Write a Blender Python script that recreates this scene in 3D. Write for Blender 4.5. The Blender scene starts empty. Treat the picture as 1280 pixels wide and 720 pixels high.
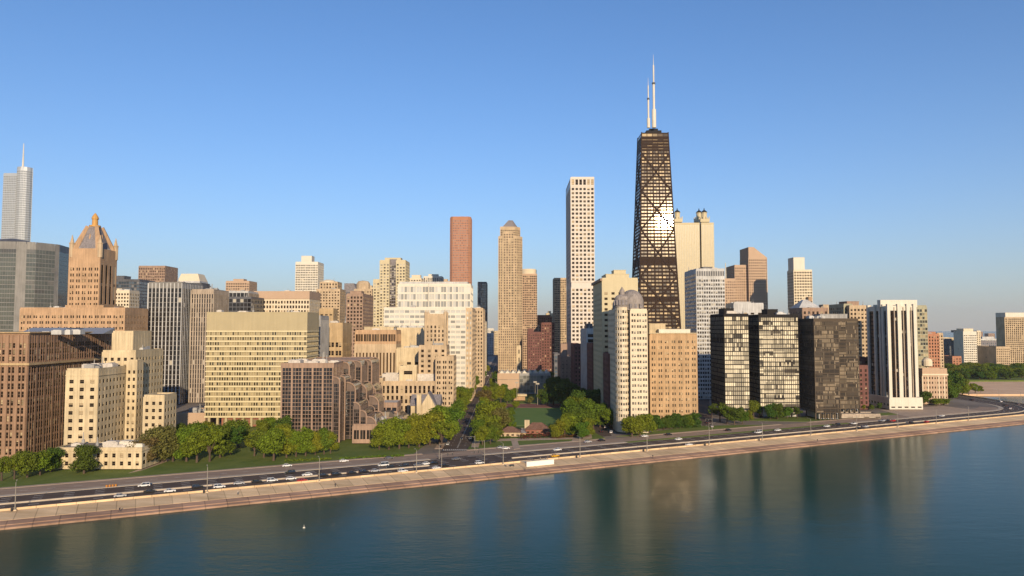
import bpy, bmesh, math, random
from mathutils import Vector, Matrix, geometry
random.seed(7)
S = bpy.context.scene
COL = S.collection
R = math.radians

# ------------------------------------------------------------------ camera
FPX = 914.0            # focal length in pixels of a 1280 wide picture
HC = 65.0              # camera height over the lake
PITCH = math.atan(50 / FPX)
cam = bpy.data.cameras.new('camera')
cam.sensor_width = 36.0
cam.lens = FPX / 1280 * 36.0
cam.clip_start = 1.0
cam.clip_end = 90000
camo = bpy.data.objects.new('camera', cam)
COL.objects.link(camo)
camo.location = (0, 0, HC)
camo.rotation_euler = (math.pi / 2 + PITCH, 0, 0)
S.camera = camo

# ------------------------------------------------------------------ sky + sun
SUN_AZ, SUN_EL = 13.0, 16.5          # azimuth to the right behind the camera
sund = Vector((math.sin(R(SUN_AZ)) * math.cos(R(SUN_EL)), -math.cos(R(SUN_AZ)) * math.cos(R(SUN_EL)), math.sin(R(SUN_EL))))
w = bpy.data.worlds.new('World')
S.world = w
w.use_nodes = True
nt = w.node_tree
bg = nt.nodes['Background']
sky = nt.nodes.new('ShaderNodeTexSky')
sky.sky_type = 'NISHITA'
sky.sun_disc = False
sky.sun_elevation = R(SUN_EL)
sky.sun_rotation = R(180 - SUN_AZ)
sky.altitude = 200
sky.air_density = 1.0
sky.dust_density = 0.05
sky.ozone_density = 6.2
# the lowest few degrees of the sky pale to a dusty morning band
tcw = nt.nodes.new('ShaderNodeTexCoord'); sxw = nt.nodes.new('ShaderNodeSeparateXYZ'); nt.links.new(tcw.outputs['Generated'], sxw.inputs[0])
ab = nt.nodes.new('ShaderNodeMath'); ab.operation = 'ABSOLUTE'; nt.links.new(sxw.outputs[2], ab.inputs[0])
m1 = nt.nodes.new('ShaderNodeMath'); m1.operation = 'MULTIPLY'; m1.inputs[1].default_value = -8.5; nt.links.new(ab.outputs[0], m1.inputs[0])
m2 = nt.nodes.new('ShaderNodeMath'); m2.operation = 'EXPONENT'; nt.links.new(m1.outputs[0], m2.inputs[0])
m3 = nt.nodes.new('ShaderNodeMath'); m3.operation = 'MULTIPLY'; m3.inputs[1].default_value = 0.92; nt.links.new(m2.outputs[0], m3.inputs[0])
mxw = nt.nodes.new('ShaderNodeMix'); mxw.data_type = 'RGBA'; nt.links.new(m3.outputs[0], mxw.inputs[0])
nt.links.new(sky.outputs[0], mxw.inputs[6]); mxw.inputs[7].default_value = (3.0, 2.9, 2.62, 1)
nt.links.new(mxw.outputs[2], bg.inputs[0])
bg.inputs[1].default_value = 0.13
sl = bpy.data.lights.new('sun', 'SUN')
sl.energy = 4.6
sl.angle = R(0.53)
sl.color = (1.0, 0.80, 0.565)
slo = bpy.data.objects.new('sun', sl)
COL.objects.link(slo)
slo.location = (200, -400, 400)
slo.rotation_euler = sund.to_track_quat('Z', 'Y').to_euler()
S.view_settings.view_transform = 'Standard'
S.view_settings.look = 'None'
S.view_settings.exposure = 0.30
S.view_settings.gamma = 1.0
S.view_settings.use_curve_mapping = False

# ------------------------------------------------------------------ picture <-> place
CP, SP = math.cos(PITCH), math.sin(PITCH)
def ray(px, py):
    v = (360 - py) / FPX
    return (px - 640) / FPX, CP - v * SP, SP + v * CP
def WX(px, Y, py=430):
    a, b, c = ray(px, py)
    return a * Y / b
def WZ(py, Y):
    a, b, c = ray(640, py)
    return HC + c * Y / b
def GP(px, py, z=3.2):
    a, b, c = ray(px, py)
    k = (z - HC) / c
    return a * k, b * k
def dep(Y, pc, ps):
    return Y * ((pc - 640) / (ps - 640) - 1)

# shore frame: s runs along the shore, t runs inland
UX, UY = 0.8915, 0.453
NX, NY = -0.453, 0.8915
Y00 = 323.0
T_ARC, R_ARC = 16.3, 86.0            # the barrier line turns with this radius
S_ARC = 424.0
def ST(s, t):
    if s <= S_ARC:
        return (s * UX + t * NX, Y00 + s * UY + t * NY)
    cx = S_ARC * UX + (T_ARC + R_ARC) * NX
    cy = Y00 + S_ARC * UY + (T_ARC + R_ARC) * NY
    a0 = math.atan2(-NY, -NX)
    ang = (s - S_ARC) / R_ARC
    amax = math.pi / 2 - math.atan2(UY, UX)
    r = R_ARC + T_ARC - t
    if ang <= amax:
        a = a0 + ang
        return (cx + r * math.cos(a), cy + r * math.sin(a))
    return (cx + r, cy + (ang - amax) * R_ARC)
def SPX(px, t):
    k = (px - 640) / FPX             # X = k Y on the straight shore
    return (k * (Y00 + t * NY) - t * NX) / (UX - k * UY)

# ------------------------------------------------------------------ materials
def nodes(name):
    m = bpy.data.materials.new(name)
    m.use_nodes = True
    t = m.node_tree
    return m, t, t.nodes['Principled BSDF']
def rgba(c, k=1.0):
    return (c[0] * k, c[1] * k, c[2] * k, 1)
_mc = {}
def wall_mat(name, col, rough=0.85, var=0.3, scale=0.12, streak=True, metal=0.0):
    if name in _mc: return _mc[name]
    m, t, p = nodes(name)
    N, L = t.nodes, t.links
    tc = N.new('ShaderNodeTexCoord')
    n1 = N.new('ShaderNodeTexNoise'); n1.inputs['Scale'].default_value = scale; n1.inputs['Detail'].default_value = 6
    L.new(tc.outputs['Object'], n1.inputs['Vector'])
    mp = N.new('ShaderNodeMapping'); mp.inputs['Scale'].default_value = (1.2, 1.2, 0.06 if streak else 1.2)
    L.new(tc.outputs['Object'], mp.inputs['Vector'])
    n2 = N.new('ShaderNodeTexNoise'); n2.inputs['Scale'].default_value = 1.0; n2.inputs['Detail'].default_value = 4
    L.new(mp.outputs[0], n2.inputs['Vector'])
    ad = N.new('ShaderNodeMath'); ad.operation = 'ADD'
    L.new(n1.outputs[0], ad.inputs[0]); L.new(n2.outputs[0], ad.inputs[1])
    mr = N.new('ShaderNodeMapRange')
    mr.inputs['From Min'].default_value = 0.7; mr.inputs['From Max'].default_value = 1.3
    mr.inputs['To Min'].default_value = 1 - var; mr.inputs['To Max'].default_value = 1 + var * 0.6
    L.new(ad.outputs[0], mr.inputs['Value'])
    mx = N.new('ShaderNodeVectorMath'); mx.operation = 'SCALE'
    mx.inputs[0].default_value = col[:3]
    L.new(mr.outputs[0], mx.inputs['Scale'])
    L.new(mx.outputs[0], p.inputs['Base Color'])
    p.inputs['Roughness'].default_value = rough
    p.inputs['Metallic'].default_value = metal
    p.inputs['Specular IOR Level'].default_value = 0.12 if rough > .6 else 0.3
    _mc[name] = m
    return m
def glass_mat(name, dark, blind=(0.42, 0.38, 0.3), frac=0.2, rough=0.06, ior=1.8, wob=0.012, step=1.9, spec=0.5, partial=False, lobe=0.0, lobe_rough=0.28, tint=(1, 1, 1), cell=None):
    if name in _mc: return _mc[name]
    m, t, p = nodes(name)
    N, L = t.nodes, t.links
    ge = N.new('ShaderNodeNewGeometry'); oi = N.new('ShaderNodeObjectInfo')
    a = N.new('ShaderNodeMath'); a.operation = 'ADD'
    L.new(ge.outputs['Random Per Island'], a.inputs[0]); L.new(oi.outputs['Random'], a.inputs[1])
    f = N.new('ShaderNodeMath'); f.operation = 'FRACT'; L.new(a.outputs[0], f.inputs[0])
    fo = f
    if cell:      # a flat's windows tend to have the same blinds
        dv = N.new('ShaderNodeVectorMath'); dv.operation = 'DIVIDE'; dv.inputs[1].default_value = cell
        L.new(ge.outputs['Position'], dv.inputs[0])
        fl = N.new('ShaderNodeVectorMath'); fl.operation = 'FLOOR'; L.new(dv.outputs[0], fl.inputs[0])
        wc = N.new('ShaderNodeTexWhiteNoise'); wc.noise_dimensions = '3D'; L.new(fl.outputs[0], wc.inputs['Vector'])
        gt = N.new('ShaderNodeMath'); gt.operation = 'GREATER_THAN'; gt.inputs[1].default_value = 0.78; L.new(f.outputs[0], gt.inputs[0])
        fo = N.new('ShaderNodeMix'); L.new(gt.outputs[0], fo.inputs[0]); L.new(wc.outputs['Value'], fo.inputs[2])
        r2 = N.new('ShaderNodeTexWhiteNoise'); r2.noise_dimensions = '1D'; L.new(f.outputs[0], r2.inputs['W']); L.new(r2.outputs['Value'], fo.inputs[3])
    cr = N.new('ShaderNodeValToRGB'); cr.color_ramp.interpolation = 'CONSTANT'
    e = cr.color_ramp.elements
    e[0].position = 0; e[0].color = rgba(dark)
    e[1].position = max(0.02, (1 - frac) * 0.5); e[1].color = rgba(dark, step)
    if frac > 0:
        x = e.new(1 - frac); x.color = rgba(blind, 0.55)
        x = e.new(1 - frac * 0.6); x.color = rgba(blind)
        x = e.new(1 - frac * 0.15); x.color = rgba(blind, 1.25)
    L.new(fo.outputs[0], cr.inputs[0])
    if partial:
        uv = N.new('ShaderNodeUVMap'); uv.uv_map = 'pane'
        sp_ = N.new('ShaderNodeSeparateXYZ'); L.new(uv.outputs[0], sp_.inputs[0])
        wd = N.new('ShaderNodeTexWhiteNoise'); wd.noise_dimensions = '1D'; L.new(f.outputs[0], wd.inputs['W'])
        ed = N.new('ShaderNodeMapRange'); ed.inputs['To Min'].default_value = -0.25; ed.inputs['To Max'].default_value = 0.75
        L.new(wd.outputs['Value'], ed.inputs['Value'])          # lower edge of the blind
        gt = N.new('ShaderNodeMath'); gt.operation = 'GREATER_THAN'; L.new(sp_.outputs[1], gt.inputs[0]); L.new(ed.outputs[0], gt.inputs[1])
        m1_ = N.new('ShaderNodeMix'); m1_.data_type = 'RGBA'; L.new(gt.outputs[0], m1_.inputs[0]); m1_.inputs[6].default_value = rgba(dark); L.new(cr.outputs[0], m1_.inputs[7])
        rl = N.new('ShaderNodeMath'); rl.operation = 'COMPARE'; rl.inputs[1].default_value = 0.5; rl.inputs[2].default_value = 0.035; L.new(sp_.outputs[1], rl.inputs[0])
        m2_ = N.new('ShaderNodeMix'); m2_.data_type = 'RGBA'; L.new(rl.outputs[0], m2_.inputs[0]); L.new(m1_.outputs[2], m2_.inputs[6]); m2_.inputs[7].default_value = rgba((.16, .12, .08))
        L.new(m2_.outputs[2], p.inputs['Base Color'])
    else:
        L.new(cr.outputs[0], p.inputs['Base Color'])
    p.inputs['Roughness'].default_value = rough
    p.inputs['IOR'].default_value = ior
    p.inputs['Specular Tint'].default_value = (*tint, 1)
    p.inputs['Specular IOR Level'].default_value = spec
    # every pane hangs a hair out of true
    wn = N.new('ShaderNodeTexWhiteNoise'); wn.noise_dimensions = '1D'
    L.new(f.outputs[0], wn.inputs['W'])
    sb = N.new('ShaderNodeVectorMath'); sb.operation = 'SUBTRACT'; sb.inputs[1].default_value = (.5, .5, .5)
    L.new(wn.outputs['Color'], sb.inputs[0])
    sc = N.new('ShaderNodeVectorMath'); sc.operation = 'SCALE'; sc.inputs['Scale'].default_value = wob * 2
    L.new(sb.outputs[0], sc.inputs[0])
    an = N.new('ShaderNodeVectorMath'); an.operation = 'ADD'
    L.new(ge.outputs['Normal'], an.inputs[0]); L.new(sc.outputs[0], an.inputs[1])
    nn = N.new('ShaderNodeVectorMath'); nn.operation = 'NORMALIZE'; L.new(an.outputs[0], nn.inputs[0])
    L.new(nn.outputs[0], p.inputs['Normal'])
    if lobe > 0:
        p.inputs['Coat Weight'].default_value = lobe
        p.inputs['Coat Roughness'].default_value = lobe_rough
        p.inputs['Coat IOR'].default_value = 1.7
    _mc[name] = m
    return m
def plain(name, col, rough=0.7, metal=0.0, spec=0.4):
    if name in _mc: return _mc[name]
    m, t, p = nodes(name)
    p.inputs['Base Color'].default_value = rgba(col)
    p.inputs['Roughness'].default_value = rough
    p.inputs['Metallic'].default_value = metal
    p.inputs['Specular IOR Level'].default_value = spec
    _mc[name] = m
    return m

M_ = dict(
    brown=wall_mat('brown brick', (0.295, 0.185, 0.118)),
    cream=wall_mat('cream limestone', (0.56, 0.45, 0.28)),
    tan=wall_mat('tan stone', (0.46, 0.33, 0.18)),
    orange=wall_mat('orange terracotta stone', (0.46, 0.30, 0.175)),
    gold=wall_mat('gold panels', (0.40, 0.33, 0.19), rough=0.6, var=0.08),
    goldline=wall_mat('pale gold spandrels', (0.64, 0.55, 0.33), rough=0.6, var=0.06),
    pink=wall_mat('pink granite', (0.33, 0.225, 0.16)),
    pinkd=wall_mat('brown bronze panels', (0.15, 0.105, 0.08), rough=0.5),
    white=wall_mat('white concrete', (0.64, 0.59, 0.48), var=0.10),
    white2=wall_mat('white marble', (0.62, 0.55, 0.46), var=0.06),
    warmwhite=wall_mat('warm white stone', (0.66, 0.56, 0.40), var=0.10),
    taupe=wall_mat('taupe stone', (0.40, 0.325, 0.245)),
    honey=wall_mat('honey brick', (0.45, 0.30, 0.165)),
    hospw=wall_mat('dull grey panels', (0.21, 0.20, 0.18), rough=.5),
    gray=wall_mat('grey concrete', (0.34, 0.33, 0.31)),
    lgray=wall_mat('light grey concrete', (0.50, 0.49, 0.46)),
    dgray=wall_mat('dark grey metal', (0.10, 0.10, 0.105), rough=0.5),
    black=wall_mat('black steel', (0.018, 0.016, 0.015), rough=0.7, var=0.1),
    bronze=wall_mat('bronze steel', (0.034, 0.019, 0.011), rough=0.8, var=0.1),
    bronze2=wall_mat('brown anodised metal', (0.095, 0.072, 0.050), rough=0.75, var=0.1),
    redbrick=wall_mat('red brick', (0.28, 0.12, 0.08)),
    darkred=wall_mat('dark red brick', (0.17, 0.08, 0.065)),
    terra=wall_mat('terracotta granite', (0.40, 0.19, 0.11), var=0.08),
    sandst=wall_mat('honey sandstone', (0.49, 0.37, 0.235)),
    pinkst=wall_mat('rose stone', (0.46, 0.325, 0.22), var=0.07),
    ivory=wall_mat('ivory stone', (0.54, 0.46, 0.29), var=0.06),
    green=wall_mat('olive metal panels', (0.33, 0.31, 0.20), rough=0.55),
    silver=wall_mat('silver metal', (0.55, 0.55, 0.52), rough=0.3, var=0.05, metal=0.5),
    roof=wall_mat('roof gravel', (0.24, 0.21, 0.18), scale=0.4, streak=False, var=0.3),
    roofl=wall_mat('pale roof membrane', (0.55, 0.50, 0.43), scale=0.4, streak=False, var=0.25),
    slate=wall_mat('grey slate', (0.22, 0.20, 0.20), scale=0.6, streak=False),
    copper=wall_mat('grey copper roof', (0.30, 0.26, 0.23), scale=0.5),
    tile=wall_mat('brown roof tiles', (0.18, 0.10, 0.07), scale=0.6, streak=False),
    concrete=wall_mat('promenade concrete', (0.62, 0.49, 0.33), scale=0.08, streak=False, var=0.22),
    kerb=wall_mat('kerb concrete', (0.48, 0.40, 0.30), scale=0.2, streak=False, var=0.15),
)
G_ = dict(
    dark=glass_mat('dark window glass', (0.016, 0.010, 0.006), blind=(.40, .31, .19), frac=0.22, step=1.6, partial=True, spec=.2, ior=1.5, tint=(1, .86, .65)),
    dark2=glass_mat('dark panes', (0.014, 0.012, 0.011), frac=0.05, ior=1.5),
    blind=glass_mat('windows with blinds', (0.03, 0.024, 0.017), frac=0.5, partial=True, spec=.3),
    tanblind=glass_mat('windows with tan blinds', (0.03, 0.025, 0.015), blind=(0.36, 0.29, 0.16), frac=0.62),
    blue=glass_mat('blue curtain glass', (0.05, 0.065, 0.08), blind=(0.2, 0.2, 0.2), frac=0.12, ior=2.0),
    grey=glass_mat('grey curtain glass', (0.12, 0.115, 0.10), blind=(0.25, 0.23, 0.19), frac=0.2, ior=2.0, rough=0.12),
    pale=glass_mat('pale stone bays', (0.34, 0.29, 0.19), frac=0, step=1.1, wob=.003, ior=1.5, rough=.3),
    silver=glass_mat('silver glass', (0.26, 0.26, 0.24), frac=0, step=1.12, wob=.003, ior=1.9, rough=.15),
    hosp=glass_mat('grey green glass', (0.075, 0.078, 0.062), blind=(.13, .12, .1), frac=.06, step=1.25, wob=.006, ior=1.7, rough=.12, cell=(14, 14, 4.3)),
    light=glass_mat('pale curtain glass', (0.26, 0.25, 0.22), blind=(0.5, 0.47, 0.4), frac=0.4, ior=2.0, rough=0.15),
    white=glass_mat('sunlit curtains behind glass', (0.06, 0.05, 0.035), blind=(0.60, 0.53, 0.38), frac=0.9, ior=1.5, wob=.004, cell=(7.3, 400, 3.05)),
    bronze=glass_mat('bronze glass', (0.045, 0.035, 0.024), blind=(0.26, 0.205, 0.135), frac=0.5, ior=1.6, wob=.004, cell=(8.1, 400, 3.0)),
    hancock=glass_mat('tower glass', (0.06, 0.040, 0.020), blind=(0.46, 0.34, 0.18), frac=0.55, rough=0.035, ior=1.6, wob=0.0005, lobe=0.03, lobe_rough=0.16, tint=(1, .82, .58)),  # blind colour raised to paint in the sun glare on these panes
    gold=glass_mat('gold glass', (0.20, 0.13, 0.05), blind=(0.3, 0.2, 0.09), frac=0.3, ior=2.0, lobe=0.5, tint=(1, .85, .6)),
)

# ------------------------------------------------------------------ mesh helpers
def tag(o, label=None, cat=None, group=None, kind=None):
    if label: o['label'] = label
    if cat: o['category'] = cat
    if group: o['group'] = group
    if kind: o['kind'] = kind
    return o
class MB:
    def __init__(s, off=(0, 0, 0), xf=None):
        s.v, s.f, s.off, s.xf = [], [], Vector(off), xf
    def add(s, vs, fs):
        n = len(s.v)
        s.v += [tuple(v) for v in vs]
        s.f += [tuple(i + n for i in f) for f in fs]
    def box(s, x0, x1, y0, y1, z0, z1):
        s.add([(x0, y0, z0), (x1, y0, z0), (x1, y1, z0), (x0, y1, z0), (x0, y0, z1), (x1, y0, z1), (x1, y1, z1), (x0, y1, z1)],
              [(3, 2, 1, 0), (4, 5, 6, 7), (0, 1, 5, 4), (1, 2, 6, 5), (2, 3, 7, 6), (3, 0, 4, 7)])
    def prism(s, poly, z0, z1, top=None):
        n = len(poly); tp = top or poly
        s.add([(x, y, z0) for x, y in poly] + [(x, y, z1) for x, y in tp],
              [tuple(range(n))[::-1], tuple(range(n, 2 * n))] + [(i, (i + 1) % n, n + (i + 1) % n, n + i) for i in range(n)])
    def obox(s, p0, t, n, u0, u1, o0, o1, z0, z1):
        q = []
        for z in (z0, z1):
            for u, o in ((u0, o1), (u1, o1), (u1, o0), (u0, o0)):
                q.append((p0[0] + t[0] * u + n[0] * o, p0[1] + t[1] * u + n[1] * o, z))
        s.add(q, [(3, 2, 1, 0), (4, 5, 6, 7), (0, 1, 5, 4), (1, 2, 6, 5), (2, 3, 7, 6), (3, 0, 4, 7)])
    def tube(s, p, q, r0, r1, n=8):
        p, q = Vector(p), Vector(q)
        d = (q - p).normalized()
        a = d.orthogonal().normalized(); b = d.cross(a)
        ring = [(math.cos(2 * math.pi * i / n), math.sin(2 * math.pi * i / n)) for i in range(n)]
        s.add([p + (a * c + b * e) * r0 for c, e in ring] + [q + (a * c + b * e) * r1 for c, e in ring],
              [tuple(range(n))[::-1], tuple(range(n, 2 * n))] + [(i, (i + 1) % n, n + (i + 1) % n, n + i) for i in range(n)])
    def lathe(s, cx, cy, prof, n=16, a0=0.0):
        vs, fs = [], []
        for r, z in prof:
            for i in range(n):
                a = a0 + 2 * math.pi * i / n
                vs.append((cx + r * math.cos(a), cy + r * math.sin(a), z))
        for k in range(len(prof) - 1):
            for i in range(n):
                fs.append((k * n + i, k * n + (i + 1) % n, (k + 1) * n + (i + 1) % n, (k + 1) * n + i))
        fs.append(tuple(range(n))[::-1]); fs.append(tuple(range((len(prof) - 1) * n, len(prof) * n)))
        s.add(vs, fs)
    def build(s, name, mat, parent=None, smooth=False):
        me = bpy.data.meshes.new(name)
        o = s.off
        vs = s.v
        if s.xf: vs = [s.xf(v) for v in vs]
        me.from_pydata([(v[0] - o.x, v[1] - o.y, v[2] - o.z) for v in vs], [], s.f)
        me.materials.append(mat)
        if smooth:
            me.polygons.foreach_set('use_smooth', [True] * len(me.polygons))
        me.update()
        ob = bpy.data.objects.new(name, me)
        COL.objects.link(ob)
        if parent: ob.parent = parent
        else: ob.location = o
        return ob
def empty(name, loc, label, cat, group=None, rz=0):
    o = bpy.data.objects.new(name, None)
    COL.objects.link(o)
    o.location = loc; o.rotation_euler = (0, 0, rz)
    o.empty_display_size = 2
    return tag(o, label, cat, group)
def structure(name, mb, mat):
    o = mb.build(name, mat)
    o['kind'] = 'structure'
    return o

# ------------------------------------------------------------------ buildings
GZ = 3.2
def SPEC(bw=4.0, fh=3.6, ww=0.6, wh=0.55, vb=0.0, vt=1.5, pat=None, dep=0.35, sd=0.03, cols=None, rows=None):
    return dict(bw=bw, fh=fh, ww=ww, wh=wh, vb=vb, vt=vt, pat=pat, dep=dep, sd=sd, cols=cols, rows=rows)
def split(n, edge=0.12, gap=0.05):
    """n windows in a bay, thin mullions between them"""
    w_ = (1 - 2 * edge - (n - 1) * gap) / n
    return [(edge + i * (w_ + gap), edge + i * (w_ + gap) + w_) for i in range(n)]
_wq = {}
def pane_uv(me):
    l = me.uv_layers.new(name='pane')
    l.data.foreach_set('uv', [0, 0, 1, 0, 1, 1, 0, 1] * len(me.polygons))
class Bld:
    def __init__(s, name, label, cat, px, Y, glass='dark', group=None, z0=GZ):
        s.loc = Vector((WX(px, Y), Y, z0))
        s.root = empty(name, s.loc, label, cat, group)
        s.glass = G_[glass]
        s.wins = []
        s.Y = Y
        s.z0 = z0
        s.xf = None
        s.roofs = []
    def mb(s): return MB(s.loc, s.xf)
    def facade(s, mb, A, B, z0, z1, sp, fmb=None):
        dx, dy = B[0] - A[0], B[1] - A[1]
        Ln = math.hypot(dx, dy)
        if Ln < 1.0: return
        t = (dx / Ln, dy / Ln); n = (t[1], -t[0])
        cols = sp['cols'] or max(1, round(Ln / sp['bw']))
        v0, v1 = z0 + sp['vb'], z1 - sp['vt']
        rows = sp['rows'] or max(1, round((v1 - v0) / sp['fh']))
        bw, fh = Ln / cols, (v1 - v0) / rows
        pat = sp['pat'] or [((1 - sp['ww']) / 2, (1 + sp['ww']) / 2)]
        iv = [((c + a) * bw, (c + b) * bw) for c in range(cols) for a, b in pat]
        d = sp['dep']
        if abs(n[1]) < .5: d = min(d, .2)
        tgt = fmb or mb
        last = -d
        for a, b in iv:
            tgt.obox(A, t, n, last, a, 0, d, z0, z1); last = b
        tgt.obox(A, t, n, last, Ln, 0, d, z0, z1)
        wh = sp['wh'] * fh
        sill = (fh - wh) * 0.55
        ds = max(d - sp['sd'], .08) if sp['sd'] > 0 else d - sp['sd']
        zl = z0
        for r in range(rows):
            a = v0 + r * fh + sill
            mb.obox(A, t, n, 0.01, Ln - 0.01, 0, ds, zl, a); zl = a + wh
        mb.obox(A, t, n, 0.01, Ln - 0.01, 0, ds, zl, z1 - 0.01)
        front = -n[1]
        for r in range(rows - 1, -1, -1):
            zc = v0 + r * fh + sill + wh / 2
            for a, b in iv:
                u = (a + b) / 2
                s.wins.append((round(-front, 1), -r, A[0] + t[0] * u + n[0] * 0.06, A[1] + t[1] * u + n[1] * 0.06, zc, b - a, wh, t))
    def poly(s, part, poly, z1, mat, spec=None, edges=None, z0=None, roof='roof', parapet=1.0, frame=None):
        """prism on a CCW footprint with a window facade on the listed edges"""
        z0 = s.z0 if z0 is None else z0
        mb = s.mb()
        mb.prism(poly, z0, z1)
        n = len(poly)
        fmb = s.mb() if frame else None
        es = edges if edges is not None else range(n)
        for i in es:
            sp = spec[i] if isinstance(spec, dict) and i in spec else spec
            if sp and 'bw' in sp:
                s.facade(mb, poly[i], poly[(i + 1) % n], z0, z1, sp, fmb)
        if parapet:
            for i in range(n):
                A, B = poly[i], poly[(i + 1) % n]
                L_ = math.hypot(B[0] - A[0], B[1] - A[1])
                if L_ < 1.5: continue
                t = ((B[0] - A[0]) / L_, (B[1] - A[1]) / L_); nn = (t[1], -t[0])
                mb.obox(A, t, nn, 0.0, L_ - 0.46, -0.45, 0.04, z1 + 0.001, z1 + parapet)
        o = mb.build(part, mat, s.root)
        if fmb: fmb.build('mullion_frame', frame, s.root)
        if roof:
            xs = [p[0] for p in poly]; ys = [p[1] for p in poly]
            if s.Y < 900 and max(xs) - min(xs) > 14 and max(ys) - min(ys) > 14 and not s.xf: s.roofs.append((min(xs), max(xs), min(ys), max(ys), z1))
            r = s.mb()
            cx = sum(p[0] for p in poly) / n; cy = sum(p[1] for p in poly) / n
            q = [(cx + (x - cx) * 0.985, cy + (y - cy) * 0.985) for x, y in poly]
            r.prism(q, z1 + 0.02, z1 + 0.25)
            r.build('roof', M_[roof], s.root)
        return o
    def box(s, part, p0, p1, pyt, Y, d, mat, spec=None, edges=(0, 1, 3), z0=None, pyref=None, **k):
        x0, x1 = WX(p0, Y, pyref or 430), WX(p1, Y, pyref or 430)
        z1 = WZ(pyt, Y)
        return s.poly(part, [(x0, Y), (x1, Y), (x1, Y + d), (x0, Y + d)], z1, mat, spec, edges, z0, **k)
    def plant(s, p0, p1, pyt, pyb, Y, d, mat, part='penthouse', louvre=True):
        x0, x1 = WX(p0, Y), WX(p1, Y)
        z0, z1 = WZ(pyb, Y) - 0.8, WZ(pyt, Y)
        mb = s.mb()
        mb.box(x0, x1, Y, Y + d, z0, z1)
        mb.box(x0 - 0.2, x1 + 0.2, Y - 0.2, Y + d + 0.2, z1 + 0.001, z1 + 0.35)
        if louvre:
            k = max(2, int((x1 - x0) / 3))
            for i in range(k):
                a = x0 + (i + 0.2) * (x1 - x0) / k
                mb.box(a, a + 0.6 * (x1 - x0) / k, Y - 0.12, Y - 0.001, z0 + (z1 - z0) * 0.35, z0 + (z1 - z0) * 0.8)
        return mb.build(part, mat, s.root)
    def roofstuff(s, x0, x1, y0, y1, z, seed=1, n=5, mat=None):
        rnd = random.Random(seed)
        for i in range(n):
            a = rnd.uniform(1.2, 3.2); b = rnd.uniform(1.2, 3.2); h = rnd.uniform(0.9, 2.4)
            x = rnd.uniform(x0 + a, x1 - a); y = rnd.uniform(y0 + b, y1 - b)
            mb = s.mb()
            mb.box(x - a, x + a, y - b, y + b, z + 0.2, z + 0.2 + h)
            mb.box(x - a * 0.7, x + a * 0.7, y - b * 0.7, y + b * 0.7, z + 0.201 + h, z + 0.5 + h)
            mb.build('roof_unit', mat or M_['lgray'], s.root)
    def finish(s, limit=100, minpx=1.25):
        for q in s.roofs[:3]:
            s.roofstuff(q[0] + 1.5, q[1] - 1.5, q[2] + 1.5, q[3] - 1.5, q[4], int(abs(q[0]) * 7 + q[4]), 5, M_[('gray', 'lgray', 'roofl')[int(q[4]) % 3]])
            rnd_ = random.Random(int(q[1] * 3))
            for i in range(3):
                mb = s.mb(); x = rnd_.uniform(q[0] + 2, q[1] - 2); y = rnd_.uniform(q[2] + 2, q[3] - 2); h = rnd_.uniform(1.5, 4)
                mb.lathe(x, y, [(.7, q[4] + .2), (.7, q[4] + .2 + h * .6), (.22, q[4] + .25 + h * .6), (.15, q[4] + .2 + h * 1.5)], 8)
                mb.build('roof_vent', M_['gray'], s.root)
        ws = sorted(s.wins, key=lambda q: (q[0], q[1]))
        ind = []
        if ws:
            ok = min(ws[0][5], ws[0][6]) * FPX / s.Y >= minpx
            ind = ws[:limit] if ok else []
        rest = ws[len(ind):]
        if len(rest) < 25 and ind:
            ind, rest = ws, []
        for q in ind:
            f, r, x, y, z, a, h, t = q
            if s.xf:
                hx, hy, hz = t[0] * a / 2, t[1] * a / 2, h / 2
                mb = s.mb(); mb.add([(x - hx, y - hy, z - hz), (x + hx, y + hy, z - hz), (x + hx, y + hy, z + hz), (x - hx, y - hy, z + hz)], [(0, 1, 2, 3)])
                pane_uv(mb.build('window', s.glass, s.root).data)
                continue
            key = (round(t[0], 2), round(t[1], 2), round(a, 2), round(h, 2), s.glass.name)
            me = _wq.get(key)
            if me is None:
                me = bpy.data.meshes.new('window')
                hx, hy, hz = t[0] * a / 2, t[1] * a / 2, h / 2
                me.from_pydata([(-hx, -hy, -hz), (hx, hy, -hz), (hx, hy, hz), (-hx, -hy, hz)], [], [(0, 1, 2, 3)])
                me.materials.append(s.glass)
                pane_uv(me)
                _wq[key] = me
            o = bpy.data.objects.new('window', me)
            COL.objects.link(o)
            o.parent = s.root
            o.location = (x - s.loc.x, y - s.loc.y, z - s.loc.z)
        if rest:
            mb = s.mb()
            for f, r, x, y, z, a, h, t in rest:
                hx, hy, hz = t[0] * a / 2, t[1] * a / 2, h / 2
                mb.add([(x - hx, y - hy, z - hz), (x + hx, y + hy, z - hz), (x + hx, y + hy, z + hz), (x - hx, y - hy, z + hz)], [(0, 1, 2, 3)])
            o = mb.build('window', s.glass, s.root)
            pane_uv(o.data)
            o['kind'] = 'stuff'
        return s.root
def simple(name, label, p0, p1, pyt, Y, d, mat, spec, glass='dark', cat='building', edges=(0, 1, 3), ph=None, roof='roof', group=None, finish=True, parapet=1.0, part='wall', phmat=None):
    b = Bld(name, label, cat, (p0 + p1) / 2, Y, glass, group)
    b.box(part, p0, p1, pyt, Y, d, M_[mat], spec, edges, roof=roof, parapet=parapet)
    for q in (ph or []):
        b.plant(q[0], q[1], q[2], pyt, Y + (q[3] if len(q) > 3 else d * 0.3), q[4] if len(q) > 4 else d * 0.4, M_[phmat or mat])
    if finish: b.finish()
    return b


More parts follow.
